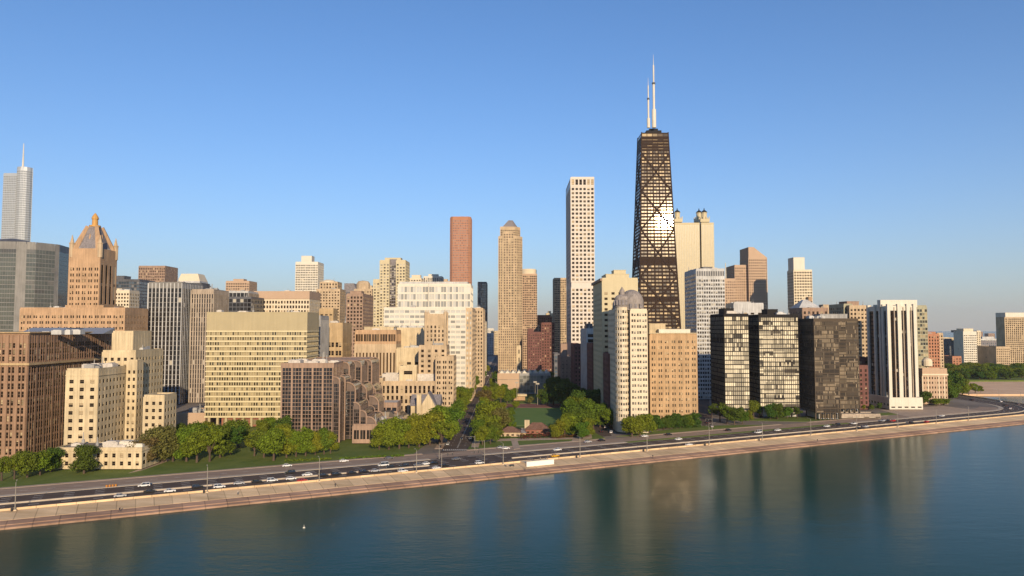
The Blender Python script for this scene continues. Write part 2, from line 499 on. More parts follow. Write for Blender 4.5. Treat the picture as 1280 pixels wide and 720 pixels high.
# ------------------------------------------------------------------ thin morning air
mh = bpy.data.materials.new('haze'); mh.use_nodes = True
t = mh.node_tree; t.nodes.clear()
out = t.nodes.new('ShaderNodeOutputMaterial'); pv = t.nodes.new('ShaderNodeVolumePrincipled')
pv.inputs['Color'].default_value = (0.93, 0.93, 0.93, 1)
pv.inputs['Density'].default_value = 0.00004
pv.inputs['Anisotropy'].default_value = 0.1
t.links.new(pv.outputs[0], out.inputs['Volume'])
mb = MB((0, 0, 0)); mb.box(-15000, 15000, -6500, 15000, -6, 470)
o = mb.build('haze', mh); o['kind'] = 'stuff'

# ================================================================== ground, water, roads
def tess(name, pts, z, mat):
    tri = geometry.tessellate_polygon([[Vector((x, y, 0)) for x, y in pts]])
    mb = MB()
    fs = []
    for t in tri:
        a, b, c = [pts[i] for i in t]
        cr = (b[0] - a[0]) * (c[1] - a[1]) - (b[1] - a[1]) * (c[0] - a[0])
        fs.append(t if cr > 0 else t[::-1])
    mb.add([(x, y, z) for x, y in pts], fs)
    return structure(name, mb, mat)
def path(s0, s1, t, step=6.0):
    n = max(2, int((s1 - s0) / step))
    return [ST(s0 + (s1 - s0) * i / n, t) for i in range(n + 1)]
def ribbon(name, s0, s1, t0, t1, z0, z1, mat, base=None, kind='structure', step=6.0):
    """strip along the shore; base = bottom of its vertical sides"""
    a, b = path(s0, s1, t0, step), path(s0, s1, t1, step)
    n = len(a)
    mb = MB()
    if base is None:
        mb.add([(x, y, z0) for x, y in a] + [(x, y, z1) for x, y in b], [(i, i + 1, n + i + 1, n + i) for i in range(n - 1)])
    else:
        vs = [(x, y, z0) for x, y in a] + [(x, y, z1) for x, y in b] + [(x, y, base) for x, y in a] + [(x, y, base) for x, y in b]
        fs = []
        for i in range(n - 1):
            fs += [(i, i + 1, n + i + 1, n + i), (2 * n + i, 2 * n + i + 1, i + 1, i), (n + i, n + i + 1, 3 * n + i + 1, 3 * n + i)]
        fs += [(0, n, 3 * n, 2 * n), (n - 1, 3 * n - 1, 4 * n - 1, 2 * n - 1)]
        mb.add(vs, fs)
    return structure(name, mb, mat) if kind else mb

def noisy(name, c1, c2, scale, rough=0.9, detail=8, bump=0.0, stretch=None, joints=0.0):
    m, t, p = nodes(name)
    N, L = t.nodes, t.links
    tc = N.new('ShaderNodeTexCoord')
    mp = N.new('ShaderNodeMapping')
    if stretch:
        mp.inputs['Rotation'].default_value = (0, 0, -math.atan2(UY, UX))
        mp.inputs['Scale'].default_value = stretch
    L.new(tc.outputs['Object'], mp.inputs['Vector'])
    n1 = N.new('ShaderNodeTexNoise'); n1.inputs['Scale'].default_value = scale; n1.inputs['Detail'].default_value = detail
    n1.inputs['Roughness'].default_value = 0.65
    L.new(mp.outputs[0], n1.inputs['Vector'])
    cr = N.new('ShaderNodeValToRGB')
    cr.color_ramp.elements[0].position = 0.32; cr.color_ramp.elements[0].color = rgba(c1)
    cr.color_ramp.elements[1].position = 0.68; cr.color_ramp.elements[1].color = rgba(c2)
    L.new(n1.outputs[0], cr.inputs[0])
    if joints:
        m2 = N.new('ShaderNodeMapping'); m2.inputs['Rotation'].default_value = (0, 0, -math.atan2(UY, UX)); L.new(tc.outputs['Object'], m2.inputs['Vector'])
        sx = N.new('ShaderNodeSeparateXYZ'); L.new(m2.outputs[0], sx.inputs[0])
        dv = N.new('ShaderNodeMath'); dv.operation = 'DIVIDE'; dv.inputs[1].default_value = joints; L.new(sx.outputs[0], dv.inputs[0])
        fr = N.new('ShaderNodeMath'); fr.operation = 'FRACT'; L.new(dv.outputs[0], fr.inputs[0])
        lt = N.new('ShaderNodeMath'); lt.operation = 'LESS_THAN'; lt.inputs[1].default_value = 0.05; L.new(fr.outputs[0], lt.inputs[0])
        fl = N.new('ShaderNodeMath'); fl.operation = 'FLOOR'; L.new(dv.outputs[0], fl.inputs[0])
        wn = N.new('ShaderNodeTexWhiteNoise'); wn.noise_dimensions = '1D'; L.new(fl.outputs[0], wn.inputs['W'])
        vr = N.new('ShaderNodeMapRange'); vr.inputs['To Min'].default_value = .84; vr.inputs['To Max'].default_value = 1.08; L.new(wn.outputs['Value'], vr.inputs['Value'])
        n3 = N.new('ShaderNodeTexNoise'); n3.inputs['Scale'].default_value = 0.035; n3.inputs['Detail'].default_value = 9; n3.inputs['Roughness'].default_value = .7; L.new(tc.outputs['Object'], n3.inputs['Vector'])
        v3 = N.new('ShaderNodeMapRange'); v3.inputs['From Min'].default_value = .35; v3.inputs['From Max'].default_value = .6; v3.inputs['To Min'].default_value = .76; v3.inputs['To Max'].default_value = 1.0; L.new(n3.outputs[0], v3.inputs['Value'])
        ma = N.new('ShaderNodeMath'); ma.operation = 'MULTIPLY_ADD'; ma.inputs[1].default_value = -.35; L.new(lt.outputs[0], ma.inputs[0]); L.new(vr.outputs[0], ma.inputs[2])
        mm = N.new('ShaderNodeMath'); mm.operation = 'MULTIPLY'; L.new(ma.outputs[0], mm.inputs[0]); L.new(v3.outputs[0], mm.inputs[1])
        sc = N.new('ShaderNodeVectorMath'); sc.operation = 'SCALE'; L.new(cr.outputs[0], sc.inputs[0]); L.new(mm.outputs[0], sc.inputs['Scale'])
        L.new(sc.outputs[0], p.inputs['Base Color'])
    else:
        L.new(cr.outputs[0], p.inputs['Base Color'])
    p.inputs['Roughness'].default_value = rough
    p.inputs['Specular IOR Level'].default_value = 0.25
    if bump:
        b = N.new('ShaderNodeBump'); b.inputs['Strength'].default_value = bump
        L.new(n1.outputs[0], b.inputs['Height']); L.new(b.outputs[0], p.inputs['Normal'])
    return m
m_city = noisy('city ground', (0.15, 0.125, 0.10), (0.26, 0.215, 0.17), 0.02)
m_asph = noisy('dark asphalt', (0.070, 0.049, 0.038), (0.112, 0.080, 0.060), 0.35, stretch=(0.08, 1, 1))
m_asph2 = noisy('worn asphalt', (0.25, 0.175, 0.125), (0.37, 0.27, 0.19), 0.35, stretch=(0.08, 1, 1))
m_prom = noisy('stained wet concrete', (0.29, 0.175, 0.115), (0.52, 0.33, 0.22), 0.25, stretch=(0.10, 1, 1), joints=7.5)
m_prom2 = noisy('pale concrete', (0.62, 0.43, 0.23), (0.85, 0.62, 0.37), 0.3, stretch=(0.12, 1, 1), joints=6.0)
m_grass = noisy('lawn', (0.085, 0.130, 0.018), (0.15, 0.18, 0.034), 0.12)
m_field = noisy('playing field', (0.085, 0.165, 0.034), (0.12, 0.19, 0.045), 0.08)
m_sand = noisy('sand', (0.62, 0.40, 0.23), (0.76, 0.51, 0.31), 0.05)
m_track = noisy('red running track', (0.16, 0.07, 0.055), (0.22, 0.10, 0.08), 0.2)
m_path = noisy('footpath', (0.34, 0.25, 0.18), (0.46, 0.35, 0.25), 0.3)
m_paint = plain('road paint', (0.62, 0.58, 0.5), 0.8)

SE = 930.0
SB = -420.0
# land: everything inland of the barrier line
pts = path(SB, SE, T_ARC + 0.2, 5.0)
ex = pts[-1]
pts += [(ex[0] + 60, ex[1] + 12), (ex[0] + 240, ex[1] + 60), (ex[0] + 420, ex[1] + 200), (ex[0] + 700, ex[1] + 700), (2200, 3200), (3600, 7000), (5200, 14000), (-14000, 14000), (-14000, -200), (-900, -200)]
tess('ground', pts, GZ - 0.62, m_city)
# lake
mw, t, p = nodes('lake water')
N, L = t.nodes, t.links
tc = N.new('ShaderNodeTexCoord')
def wave(scale, st, rot, detail):
    mp = N.new('ShaderNodeMapping'); mp.inputs['Scale'].default_value = st; mp.inputs['Rotation'].default_value = (0, 0, rot)
    L.new(tc.outputs['Object'], mp.inputs['Vector'])
    n = N.new('ShaderNodeTexNoise'); n.inputs['Scale'].default_value = scale; n.inputs['Detail'].default_value = detail; n.inputs['Roughness'].default_value = 0.55
    L.new(mp.outputs[0], n.inputs['Vector'])
    return n
w1 = wave(0.55, (0.55, 1.0, 1), 0.25, 4)
w2 = wave(0.09, (0.5, 1.2, 1), -0.2, 3)
w3 = wave(0.012, (0.7, 1.6, 1), 0.3, 4)
ml = N.new('ShaderNodeMath'); ml.operation = 'MULTIPLY_ADD'; ml.inputs[1].default_value = 2.2
L.new(w2.outputs[0], ml.inputs[0]); L.new(w1.outputs[0], ml.inputs[2])
st_ = N.new('ShaderNodeMapRange'); st_.inputs['From Min'].default_value = 0.35; st_.inputs['From Max'].default_value = 0.7
st_.inputs['To Min'].default_value = 0.25; st_.inputs['To Max'].default_value = 0.6
L.new(w3.outputs[0], st_.inputs['Value'])
bp = N.new('ShaderNodeBump'); bp.inputs['Distance'].default_value = 0.13
L.new(st_.outputs[0], bp.inputs['Strength'])
L.new(ml.outputs[0], bp.inputs['Height']); L.new(bp.outputs[0], p.inputs['Normal'])
p.inputs['Base Color'].default_value = (0.012, 0.058, 0.040, 1)
p.inputs['Roughness'].default_value = 0.19
p.inputs['Specular Tint'].default_value = (1.0, 0.95, 0.72, 1)
p.inputs['Specular IOR Level'].default_value = 0.15
p.inputs['IOR'].default_value = 1.33
mb = MB(); mb.add([(-14500, -6000, 0), (14500, -6000, 0), (14500, 14500, 0), (-14500, 14500, 0)], [(0, 1, 2, 3)])
structure('lake', mb, mw)

ribbon('promenade', SB, SE, 0.0, 2.2, 0.62, 0.85, m_prom, base=-4.0)
ribbon('promenade', SB, SE, 2.2, 6.2, 1.1, 1.6, m_prom, base=-3.0)
ribbon('upper_promenade', SB, SE, 6.2, 16.0, 1.68, 2.72, m_prom2, base=-1.0)
RZ = 2.62
ribbon('shore_drive', SB, SE, 16.8, 42.0, RZ, RZ, m_asph)
ribbon('frontage_road', SB, 476, 45.0, 58.0, RZ + 0.008, RZ + 0.008, m_asph2)
ribbon('pavement', SB, -20, 58.0, 60.6, RZ + 0.13, RZ + 0.13, m_path, base=RZ - 0.3)
ribbon('pavement', 4, 88, 58.0, 60.6, RZ + 0.13, RZ + 0.13, m_path, base=RZ - 0.3)
ribbon('pavement', 112, 225, 58.0, 60.6, RZ + 0.13, RZ + 0.13, m_path, base=RZ - 0.3)
ribbon('pavement', 250, 330, 58.0, 60.6, RZ + 0.13, RZ + 0.13, m_path, base=RZ - 0.3)
ribbon('kerb_strip', SB, -22, 42.0, 45.0, RZ + 0.14, RZ + 0.14, M_['kerb'], base=RZ - 0.3)
ribbon('kerb_strip', 6, 92, 42.0, 45.0, RZ + 0.14, RZ + 0.14, M_['kerb'], base=RZ - 0.3)
ribbon('grass_verge', 92, 270, 42.0, 45.0, RZ + 0.14, RZ + 0.14, m_grass, base=RZ - 0.3)
ribbon('kerb_strip', 270, 520, 42.0, 45.0, RZ + 0.14, RZ + 0.14, M_['kerb'], base=RZ - 0.3)
# lane paint
mb = MB()
def dash(mb, s0, s1, tt, wd=0.18, z=RZ + 0.012):
    a, b, c, d = ST(s0, tt - wd), ST(s1, tt - wd), ST(s1, tt + wd), ST(s0, tt + wd)
    mb.add([(*a, z), (*b, z), (*c, z), (*d, z)], [(0, 1, 2, 3)])
for tt in (20.2, 23.6, 31.9, 35.2, 38.6):
    s = SB
    while s < SE:
        dash(mb, s, s + 3.2, tt); s += 10
for tt in (17.1, 26.8, 28.9, 41.6):
    s = SB
    while s < SE:
        if not (tt > 26 and tt < 30 and -26 < s < 12): dash(mb, s, s + 10, tt, 0.09)
        s += 10
for tt in (51.5,):
    s = SB
    while s < 470:
        dash(mb, s, s + 2.8, tt, 0.12, RZ + 0.02); s += 9
structure('lane_markings', mb, m_paint)
# street running inland
SX0, SX1 = -36.0, -21.5
mb = MB(); mb.add([(SX0, 352, RZ + 0.004), (SX1, 357, RZ + 0.004), (SX1, 2600, RZ + 0.004), (SX0, 2600, RZ + 0.004)], [(0, 1, 2, 3)])
structure('street', mb, m_asph)
mb = MB()
for x in (-28.7, -28.3): mb.box(x - .06, x + .06, 385, 1400, RZ + 0.004, RZ + 0.012)
for x in (-32.2, -25.0):
    for k in range(60): mb.box(x - .06, x + .06, 392 + k * 9, 395 + k * 9, RZ + 0.004, RZ + 0.012)
for k in range(14):
    mb.box(SX0 + 0.6 + k, SX0 + 1.1 + k, 377, 380.5, RZ + 0.012, RZ + 0.02)
structure('street_markings', mb, m_paint)
mb = MB()
mb.box(SX0 - 4.0, SX0, 382, 1500, RZ - 0.3, RZ + 0.13); mb.box(SX1, SX1 + 4.0, 386, 1500, RZ - 0.3, RZ + 0.13)
structure('street_pavement', mb, m_path)
# side streets
def pad(name, pts, z, mat, base=None):
    if base is None: return tess(name, pts, z, mat)
    mb = MB(); mb.prism(pts, base, z); return structure(name, mb, mat)
x0, y0 = GP(738, 545, RZ)
pad('side_street', [(46, 421), (58, 428), (58, 900), (47, 900)], RZ + 0.006, m_asph)
pad('side_street', [(WX(872, 462), 450), (WX(887, 468), 462), (WX(884, 700), 700), (WX(866, 700), 700)], RZ + 0.006, m_asph)
pad('driveway', [GP(268, 585, RZ), GP(306, 581, RZ), GP(330, 558, RZ), GP(296, 560, RZ)], RZ + 0.006, m_asph2)
# lawns and park
pad('lawn', [ST(-300, 60.7), ST(-24, 60.7), (-40.5, 470), (-320, 470)], RZ + 0.10, m_grass, RZ - 0.4)
pad('lawn', [ST(5, 60.7), ST(90, 60.7), (45.5, 470), (-17, 470)], RZ + 0.10, m_grass, RZ - 0.4)
pad('playing_field', [(-12, 472), (46, 472), (46, 575), (-12, 575)], RZ + 0.13, m_field, RZ - 0.4)
pad('running_track', [(-16, 578), (46, 578), (46, 606), (-16, 606)], RZ + 0.10, m_track, RZ - 0.4)
pad('lawn', [(-17, 609), (46, 609), (46, 690), (-17, 690)], RZ + 0.10, m_grass, RZ - 0.4)
pad('lawn', [ST(114, 60.7), ST(222, 60.7), (WX(868, 470), 470), (60, 425)], RZ + 0.09, m_grass, RZ - 0.4)
pad('lawn', [ST(252, 60.7), ST(398, 60.7), (WX(1085, 540), 540), (WX(900, 505), 500)], RZ + 0.10, m_grass, RZ - 0.4)
pad('footpath', [GP(642, 562, RZ), GP(650, 561, RZ), GP(646, 548, RZ), GP(638, 548, RZ)], RZ + 0.16, m_path, RZ - 0.4)
pad('footpath', [GP(606, 552, RZ), GP(720, 549, RZ), GP(720, 547, RZ), GP(606, 549, RZ)], RZ + 0.15, m_path, RZ - 0.4)
pad('footpath', [GP(160, 592, RZ), GP(178, 588, RZ), GP(215, 575, RZ), GP(209, 574, RZ)], RZ + 0.16, m_path, RZ - 0.4)
pad('footpath', [GP(714, 552, RZ), GP(740, 548, RZ), GP(738, 536, RZ), GP(722, 540, RZ)], RZ + 0.16, m_path, RZ - 0.4)
pad('plaza', [ST(335, 46), ST(420, 46), (WX(1180, 585), 590), (WX(1110, 545), 560)], RZ + 0.11, m_path, RZ - 0.4)
# beach
pad('park_ground', [(255, 606), (330, 606), (384, 640), (384, 868), (255, 868)], RZ + .02, m_grass, RZ - .4)
bx = ST(SE, T_ARC)[0]
pad('beach', [(398, 706), (520, 708), (640, 722), (820, 780), (1100, 960), (980, 985), (800, 900), (600, 872), (398, 868)], 1.5, m_sand, -1.0)
pad('park_ground', [(380, 868.5), (600, 872.5), (800, 900.5), (980, 985.5), (1300, 1300), (1500, 2000), (380, 2000)], 2.9, m_grass, 0.5)

# barriers: things of their own
def wall_thing(name, label, s0, s1, t0, t1, z0, z1, mat, cat):
    mb = MB((*ST((s0 + s1) / 2, t0), z0))
    a, b = path(s0, s1, t0), path(s0, s1, t1)
    n = len(a)
    mb.add([(x, y, z1) for x, y in a] + [(x, y, z1) for x, y in b] + [(x, y, z0) for x, y in a] + [(x, y, z0) for x, y in b],
           sum([[(i, i + 1, n + i + 1, n + i), (2 * n + i, 2 * n + i + 1, i + 1, i), (n + i, n + i + 1, 3 * n + i + 1, 3 * n + i)] for i in range(n - 1)], []) + [(0, n, 3 * n, 2 * n), (n - 1, 3 * n - 1, 4 * n - 1, 2 * n - 1)])
    o = mb.build(name, mat)
    return tag(o, label, cat)
wall_thing('seawall_barrier', 'long pale concrete barrier wall between the promenade and the lakeside lanes', SB, SE, 16.2, 16.7, 1.0, RZ + 0.8, m_prom2, 'barrier')
wall_thing('median_barrier', 'low tan median barrier between the carriageways left of the street crossing', SB, -28, 27.4, 28.3, RZ - 0.3, RZ + 0.5, M_['kerb'], 'barrier')
wall_thing('median_barrier', 'low tan median barrier between the carriageways right of the street crossing', 14, SE, 27.4, 28.3, RZ - 0.3, RZ + 0.5, M_['kerb'], 'barrier')

# ================================================================== buildings, left to right
def D3(sp, **k):
    q = dict(sp); q.update(k); return q
# --- big brown building at the left edge
b = Bld('brown_office_building', 'massive brown brick building with deep vertical piers at the left edge of the shore road', 'building', -20, 352, 'dark')
Yb, db = 352, 98
x0, x1 = WX(-80, Yb), WX(36, Yb)
ztop = WZ(419, Yb)
zc = WZ(455, Yb)
sp = SPEC(bw=4.9, fh=3.75, ww=0.3, wh=0.72, vb=1, vt=3.4, pat=[(0.16, 0.42), (0.52, 0.78)], dep=0.7, sd=0.35)
sp2 = SPEC(bw=6.4, fh=3.75, wh=0.72, vb=1, vt=3.4, pat=[(0.10, 0.31), (0.38, 0.59), (0.66, 0.87)], dep=0.7, sd=0.35)
b.poly('wall', [(x0, Yb), (x1, Yb), (x1, Yb + db), (x0, Yb + db)], zc - 0.6, M_['brown'], {0: D3(sp, vt=0.4), 1: D3(sp2, vt=0.4)}, (0, 1), roof=None, parapet=0)
b.poly('upper_wall', [(x0, Yb), (x1, Yb), (x1, Yb + db), (x0, Yb + db)], ztop, M_['brown'], {0: D3(sp, vb=0.3), 1: D3(sp2, vb=0.3)}, (0, 1), z0=zc + 0.5)
mb = b.mb(); mb.box(x0, x1 + 1.3, Yb - 1.3, Yb + db, zc - 0.6, zc + 0.5); mb.build('cornice', M_['tan'], b.root)
mb = b.mb(); mb.box(x0, x1 + 1.0, Yb - 1.0, Yb + db, ztop + 1.01, ztop + 1.5); mb.build('coping', M_['tan'], b.root)
for k in range(2):
    mb = b.mb()
    ya = Yb + 8 + k * 0; xa = WX(46 + k * 46, Yb + 60) - 3; xb = xa + 30 - k * 4
    mb.add([(xa, Yb + 48, ztop + .3), (xb, Yb + 48, ztop + .3), (xb, Yb + 60, ztop + 3.6), (xa, Yb + 60, ztop + 3.6), (xa, Yb + 60, ztop + .3), (xb, Yb + 60, ztop + .3)], [(0, 1, 2, 3), (3, 2, 5, 4), (0, 3, 4), (1, 5, 2), (0, 4, 5, 1)])
    mb.build('skylight', plain('dusty skylight glass', (.22, .23, .24), .35), b.root)
b.roofstuff(x0 + 60, x1 - 2, Yb + 3, Yb + 40, ztop, 3, 6)
b.finish()

# --- cream hospital with setbacks
b = Bld('stepped_cream_tower', 'cream stone stepped block with rows of small square windows right of the brown brick building', 'building', 120, 345, 'dark')
wsp = SPEC(bw=3.3, fh=3.6, ww=0.46, wh=0.46, vb=2, vt=3.5)
dA = dep(345, 124, 158)
b.box('wall', 85, 124, 463, 345, dA, M_['cream'], {0: D3(wsp, cols=3, ww=0.40), 1: D3(wsp, cols=8, ww=.5)}, (0, 1))
mb = b.mb(); xa, xb = WX(85, 345), WX(124, 345); za = WZ(463, 345)
mb.box(xa - .5, xb + .5, 344.5, 345 + dA + .5, za - 2.6, za - 2.2); mb.build('cornice', M_['cream'], b.root)
b.roofstuff(xa + 1, xb - 1, 347, 345 + dA, za, 5, 6, M_['roofl'])
dB = dep(372, 170, 204)
b.box('tower_wall', 129, 170, 440, 372, dB, M_['cream'], D3(wsp, vt=2), (0, 1, 3))
b.box('tower_top', 141, 166, 416, 376, dB - 10, M_['cream'], D3(wsp, vt=8, vb=20, wh=.3, ww=.25), (0, 1, 3))
b.box('corner_bay', 160, 172, 452, 368.5, 6, M_['cream'], D3(wsp, cols=2), (0, 1))
dC = dep(362, 207, 222)
b.box('side_wing', 182, 207, 496, 362, dC, M_['cream'], D3(wsp, vt=1.5), (0, 1))
b.finish()
b = Bld('stone_pavilion', 'low two storey tan stone pavilion below the stepped cream block', 'building', 130, 325, 'dark')
dP = 16
b.box('wall', 74, 181, 561, 325, dP, M_['cream'], {0: SPEC(bw=3.6, fh=4.2, ww=0.42, wh=0.5, vb=.6, vt=1.2), 1: SPEC(vb=1)}, (0, 1), parapet=0.6)
za = WZ(561, 325); xa, xb = WX(74, 325), WX(181, 325)
mb = b.mb(); mb.box(xa - .4, xb + .4, 324.4, 325.0 + dP, za - 1.0, za - 0.6); mb.build('cornice', M_['cream'], b.root)
b.roofstuff(xa + 22, xb - 1, 327, 338, za, 8, 9, M_['white'])
b.plant(132, 141, 554, 561, 330, 5, M_['white'])
b.finish()

# --- gothic apartment tower behind
b = Bld('gothic_tower', 'orange stone gothic tower with a pyramid roof, corner pinnacles and gilded lantern', 'tower', 103, 560, 'dark')
spg = SPEC(bw=4.6, fh=4.4, ww=0.42, wh=0.45, vb=2, vt=4, pat=split(2, .2, .14))
db_ = dep(560, 155, 184)
b.box('wall', 24, 155, 386, 560, db_, M_['orange'], spg, (0, 1, 3))
zb = WZ(386, 560)
Yt, dt = 563, dep(563, 122, 143)
xa, xb = WX(84, Yt), WX(122, Yt); zt = WZ(312, Yt)
b.box('podium_wall', 80, 128, 383, 562, dt + 6, M_['orange'], None, ())
b.poly('tower_wall', [(xa, Yt), (xb, Yt), (xb, Yt + dt), (xa, Yt + dt)], zt, M_['orange'],
       {0: SPEC(bw=5, fh=4.6, cols=5, ww=.36, wh=.5, vb=1, vt=13, dep=.6, pat=[(.2, .42), (.58, .8)]), 1: SPEC(cols=4, rows=1, ww=.45, wh=.9, vb=2, vt=10, dep=.9), 3: SPEC(vt=12, vb=1)}, (0, 1, 3), z0=zb)
# blind arches round the top of the shaft
mb = b.mb()
for k in range(7):
    u = xa + (k + .5) * (xb - xa) / 7
    mb.prism([(u - 1.1, Yt - .55), (u + 1.1, Yt - .55), (u + 1.1, Yt - .1), (u - 1.1, Yt - .1)], zt - 9, zt - 3)
    mb.add([(u - 1.1, Yt - .55, zt - 2.99), (u + 1.1, Yt - .55, zt - 2.99), (u, Yt - .55, zt + .8), (u - 1.1, Yt - .1, zt - 2.99), (u + 1.1, Yt - .1, zt - 2.99), (u, Yt - .1, zt + .8)], [(0, 1, 2), (5, 4, 3), (0, 2, 5, 3), (1, 4, 5, 2), (0, 3, 4, 1)])
mb.build('arcade', M_['sandst'], b.root)
cxm, cym = (xa + xb) / 2, Yt + dt / 2
zr = WZ(283, Yt + 8)
def rect(cx, cy, hx, hy): return [(cx - hx, cy - hy), (cx + hx, cy - hy), (cx + hx, cy + hy), (cx - hx, cy + hy)]
hx, hy = (xb - xa) / 2 - 2.2, dt / 2 - 2
mb = b.mb(); mb.prism(rect(cxm, cym, hx, hy), zt + .3, zr, rect(cxm, cym, 3.6, 3.6)); mb.build('roof', M_['slate'], b.root)
mb = b.mb()
for sx in (-1, 1):
    for sy in (-1, 1):
        mb.tube((cxm + sx * hx, cym + sy * hy, zt), (cxm + sx * 3.6, cym + sy * 3.6, zr), 2.5, 1.5, 6)
for sx, sy in ((0, -1), (1, 0)):
    mb.tube((cxm + sx * hx * .62 , cym + sy * hy * .62, zt + 5), (cxm + sx * hx * .62, cym + sy * hy * .62, zt + 13), 1.7, .3, 6)
mb.build('roof_ribs', M_['orange'], b.root)
zl = WZ(267, Yt + 8)
mb = b.mb()
mb.lathe(cxm, cym, [(4.2, zr), (4.2, zr + 1.2), (2.2, zr + 1.3), (2.1, zr + 6.0), (2.6, zr + 6.2), (2.6, zr + 7.2), (2.0, zr + 8.6), (1.1, zr + 10.0), (.4, zr + 11), (.15, zl + 1)], 12)
mb.build('lantern', plain('gilded metal', (0.50, 0.27, 0.07), .6), b.root)
for x, y in ((xa + .8, Yt + .8), (xb - .8, Yt + .8), (xb - .8, Yt + dt - .8), (xa + .8, Yt + dt - .8)):
    mb = b.mb()
    mb.lathe(x, y, [(1.9, zt - 6), (1.9, zt + 4.5), (2.2, zt + 4.6), (2.2, zt + 5.3), (1.5, zt + 5.5), (.2, zt + 11.5)], 8)
    mb.build('pinnacle', M_['sandst'], b.root)
b.finish()

# --- curved glass hospital behind
b = Bld('glass_hospital', 'wide grey glass block with a pale vertical strip left of the gothic tower', 'building', 30, 700, 'hosp')
ztp = WZ(306, 710)
Pg = [(WX(-90, 690), 690), (WX(16, 700), 700), (WX(29, 702), 702), (WX(41, 706), 706), (WX(65, 722), 722), (WX(70, 726), 726), (WX(86, 760), 760), (WX(60, 800), 800), (WX(-90, 800), 800)]
cw = SPEC(bw=2.2, fh=4.3, ww=.94, wh=.86, vb=0, vt=5, dep=.15)
b.poly('wall', Pg, ztp, M_['hospw'], {0: cw, 2: cw, 3: D3(cw, bw=3), 5: D3(cw, wh=.95)}, (0, 2, 3, 5), parapet=2)
mb = b.mb(); mb.lathe(WX(-6, 715), 735, [(22, ztp), (20, ztp + 4), (14, ztp + 7), (2, ztp + 9)], 20); mb.build('roof_dome', M_['dgray'], b.root)
b.finish()

# --- silver tower with a spire, far left
b = Bld('silver_skyscraper', 'tall silver glass skyscraper with a rounded side and a mast at the far left', 'skyscraper', 20, 1340, 'silver')
Yq = 1340
z1, z2 = WZ(217, Yq), WZ(211, Yq)
xa, xm, xb = WX(3, Yq, 260), WX(22, Yq, 260), WX(36, Yq, 260)
fs = SPEC(bw=3.2, fh=4.2, ww=.9, wh=.72, vb=0, vt=4, dep=.25)
b.poly('wall', [(xa, Yq), (xm, Yq), (xm, Yq + 24), (xa, Yq + 24)], z1, M_['silver'], fs, (0, 3))
rr = (xb - xm) / 2 + 3
ctr = (xb - rr, Yq + rr - 6)
pol = [(ctr[0] + rr * math.cos(a), ctr[1] + rr * math.sin(a)) for a in [math.pi + i * math.pi / 8 for i in range(9)]] + [(xb - 4, Yq + 14), (xb - 2 * rr, Yq + 14)]
b.poly('round_wall', pol, z2, M_['silver'], D3(fs, bw=3), range(9), parapet=3)
mb = b.mb(); mb.lathe(WX(29, Yq + 8, 200), Yq + 8, [(2.2, z2), (1.6, z2 + 10), (1.2, z2 + 25), (.5, WZ(178, Yq))], 8); mb.build('spire', M_['white'], b.root)
b.finish()

# --- striped twin block
b = Bld('striped_office_block', 'dark office block with pale vertical fins behind the stepped cream block', 'building', 210, 600, 'dark2')
sp = SPEC(bw=3.1, fh=4, ww=.76, wh=.9, vb=0, vt=4, dep=.6, sd=.45)
ztp = WZ(354, 600)
xa, xb = WX(184, 600), WX(226, 600)
b.poly('wall', [(xa, 600), (xb, 600), (xb, 640), (xa, 640)], ztp, M_['hospw'], sp, (0, 1, 3), frame=M_['lgray'])
b.box('slot_wall', 226.5, 238, 362, 622, 20, M_['gray'], SPEC(bw=3.5, fh=4, ww=.7, wh=.5, dep=1.2), (0,))
b.box('wing_wall', 238, 266, 363, 612, 32, M_['taupe'], SPEC(bw=2.0, fh=4, ww=.5, wh=.92, vb=0, vt=3, dep=.5, sd=.3), (0, 1, 3))
b.plant(196, 250, 354, 363, 640, 18, M_['dgray'])
b.finish()
simple('service_building', 'low windowless rose brick block between the cream stepped block and the gold slab', 221, 259, 518, 470, 30, 'pinkst', SPEC(bw=12, fh=9, ww=.05, wh=.1), edges=(0,))

# --- far towers in the left background
simple('granite_tower', 'plain brown granite tower rising behind the striped office block', 171, 204, 333, 1050, 40, 'pink', SPEC(bw=2.6, fh=3.9, ww=.55, wh=.6), group=None)
simple('flat_grey_tower', 'blue grey glass slab just right of the gothic tower', 143, 172, 350, 900, 40, 'dgray', SPEC(bw=3, fh=4, ww=.9, wh=.7), 'blue', ph=[(143, 153, 345)])
simple('short_white_block', 'small cream block in front of the blue grey slab beside the gothic tower', 142, 160, 364, 760, 20, 'warmwhite', SPEC(bw=3.2, fh=3.6), ph=[(144, 150, 361)])
b = Bld('sloped_top_tower', 'far pale tower with sloping shoulders and a bright crown behind the striped office block', 'tower', 234, 1300, 'grey')
xa, xb = WX(220, 1300), WX(248, 1300)
b.poly('wall', [(xa, 1300), (xb, 1300), (xb, 1335), (xa, 1335)], WZ(352, 1300), M_['lgray'], SPEC(bw=3.5, fh=4), (0, 1))
mb = b.mb(); mb.prism([(xa, 1300), (xb, 1300), (xb, 1335), (xa, 1335)], WZ(352, 1300) + .4, WZ(342, 1300), [(xa + 5, 1303), (xb - 5, 1303), (xb - 5, 1330), (xa + 5, 1330)])
mb.build('crown', M_['warmwhite'], b.root); b.finish()

